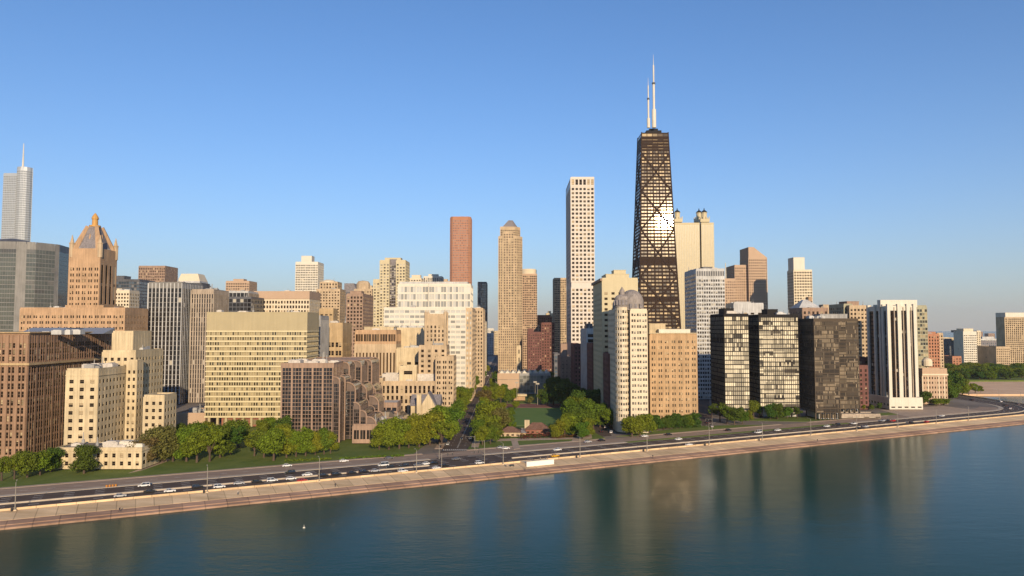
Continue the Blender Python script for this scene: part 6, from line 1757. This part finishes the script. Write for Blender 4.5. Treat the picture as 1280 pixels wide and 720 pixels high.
# people
def person_mesh(seed):
    r = random.Random(seed)
    st = r.uniform(.12, .32)
    J = [(0, 0, .95), (0, 0, 1.2), (0, 0, 1.42), (0, 0, 1.55), (0, .02, 1.68),
         (-.10, 0, .9), (-.11, st, .5), (-.11, st * 1.2, .06), (-.11, st * 1.2 + .14, .03),
         (.10, 0, .9), (.11, -st * .6, .5), (.11, -st * 1.5, .1), (.11, -st * 1.5 + .14, .05),
         (-.2, 0, 1.4), (-.26, -.08, 1.12), (-.25, .04, .88), (.2, 0, 1.4), (.26, .08, 1.12), (.25, .2, .92)]
    E = [(0, 1), (1, 2), (2, 3), (3, 4), (0, 5), (5, 6), (6, 7), (7, 8), (0, 9), (9, 10), (10, 11), (11, 12), (2, 13), (13, 14), (14, 15), (2, 16), (16, 17), (17, 18)]
    rad = [.15, .14, .16, .06, .11, .1, .075, .05, .045, .1, .075, .05, .045, .075, .055, .04, .075, .055, .04]
    me = bpy.data.meshes.new('person'); me.from_pydata(J, E, [])
    o = bpy.data.objects.new('person', me)
    COL.objects.link(o)
    md = o.modifiers.new('skin', 'SKIN'); sv = me.skin_vertices[0].data
    for i, q in enumerate(rad): sv[i].radius = (q, q * .8 if i in (0, 1, 2) else q)
    sv[0].use_root = True
    sd = o.modifiers.new('sub', 'SUBSURF'); sd.levels = 1; sd.render_levels = 1
    return o
def cloth(name, top, legs):
    m, t, p = nodes(name)
    N, L = t.nodes, t.links
    tc = N.new('ShaderNodeTexCoord'); sx = N.new('ShaderNodeSeparateXYZ'); L.new(tc.outputs['Object'], sx.inputs[0])
    cr = N.new('ShaderNodeValToRGB'); cr.color_ramp.interpolation = 'CONSTANT'
    e = cr.color_ramp.elements; e[0].color = rgba((.03, .03, .03)); e[0].position = 0
    e[1].position = .05; e[1].color = rgba(legs)
    q = e.new(.49); q.color = rgba(top); q = e.new(.765); q.color = rgba((.42, .25, .17)); q = e.new(.885); q.color = rgba((.04, .025, .015))
    mm = N.new('ShaderNodeMath'); mm.operation = 'MULTIPLY'; mm.inputs[1].default_value = .5; L.new(sx.outputs[2], mm.inputs[0]); L.new(mm.outputs[0], cr.inputs[0]); L.new(cr.outputs[0], p.inputs['Base Color'])
    p.inputs['Roughness'].default_value = .8
    return m
PPL = [(157, 3.4, 'walking alone in dark clothes on the wet lower promenade at far left', (.02, .02, .025), (.03, .03, .04)),
       (302, 9, 'in a pale top walking on the upper promenade right of the second lamp', (.5, .45, .38), (.05, .05, .07)),
       (422, 7.0, 'walking in dark clothes near the step above the water, left of centre', (.03, .03, .03), (.02, .02, .03)),
       (632.5, 11.5, 'in a light shirt standing on the promenade left of the lookout wall', (.45, .4, .34), (.03, .03, .05)),
       (656, 4, 'in dark clothes on the lower promenade below the white lookout wall', (.05, .03, .03), (.03, .03, .03)),
       (814, 3.8, 'in black at the water edge before the honey brick apartments', (.02, .02, .02), (.02, .02, .02)),
       (1018, 3.5, 'in black at the water edge below the dull bronze slabs', (.02, .02, .02), (.03, .03, .03)),
       (667, 13, 'in a dark jacket on the lookout platform, nearest its left end', (.03, .03, .05), (.02, .02, .03)),
       (675, 12.5, 'in a pale top on the middle of the lookout platform', (.5, .45, .38), (.04, .04, .06)),
       (684, 12.8, 'in a brown jacket near the right end of the lookout platform', (.2, .12, .07), (.03, .03, .04))]
for k, (px, t, lb, tp, lg) in enumerate(PPL):
    o = person_mesh(k)
    x, y = ST(SPX(px, t), t)
    z = 1.1 + .5 * (t - 2.2) / 4.0 if t < 6.2 else 1.68 + 1.04 * (t - 6.2) / 9.8
    if k >= 7: z = 3.4
    o.location = (x, y, z + .0); o.rotation_euler = (0, 0, R(60 + 50 * k))
    o.data.materials.append(cloth('clothes', tp, lg))
    tag(o, 'person ' + lb, 'person', 'people on the promenade')
# buoy
x, y = GP(380, 660, 0)
root = empty('buoy', (x, y, 0), 'small white buoy floating alone on the dark water at lower left', 'buoy')
root.scale = (.65, .65, .65)
mb = MB(); mb.lathe(0, 0, [(.3, -.4), (.62, 0), (.6, .35), (.28, .6), (.12, .7)], 12); mb.build('float', M_['white'], root)
mb = MB(); mb.lathe(0, 0, [(.06, .7), (.06, 1.3), (.16, 1.32), (.16, 1.5)], 8); mb.build('topmark', M_['white'], root)
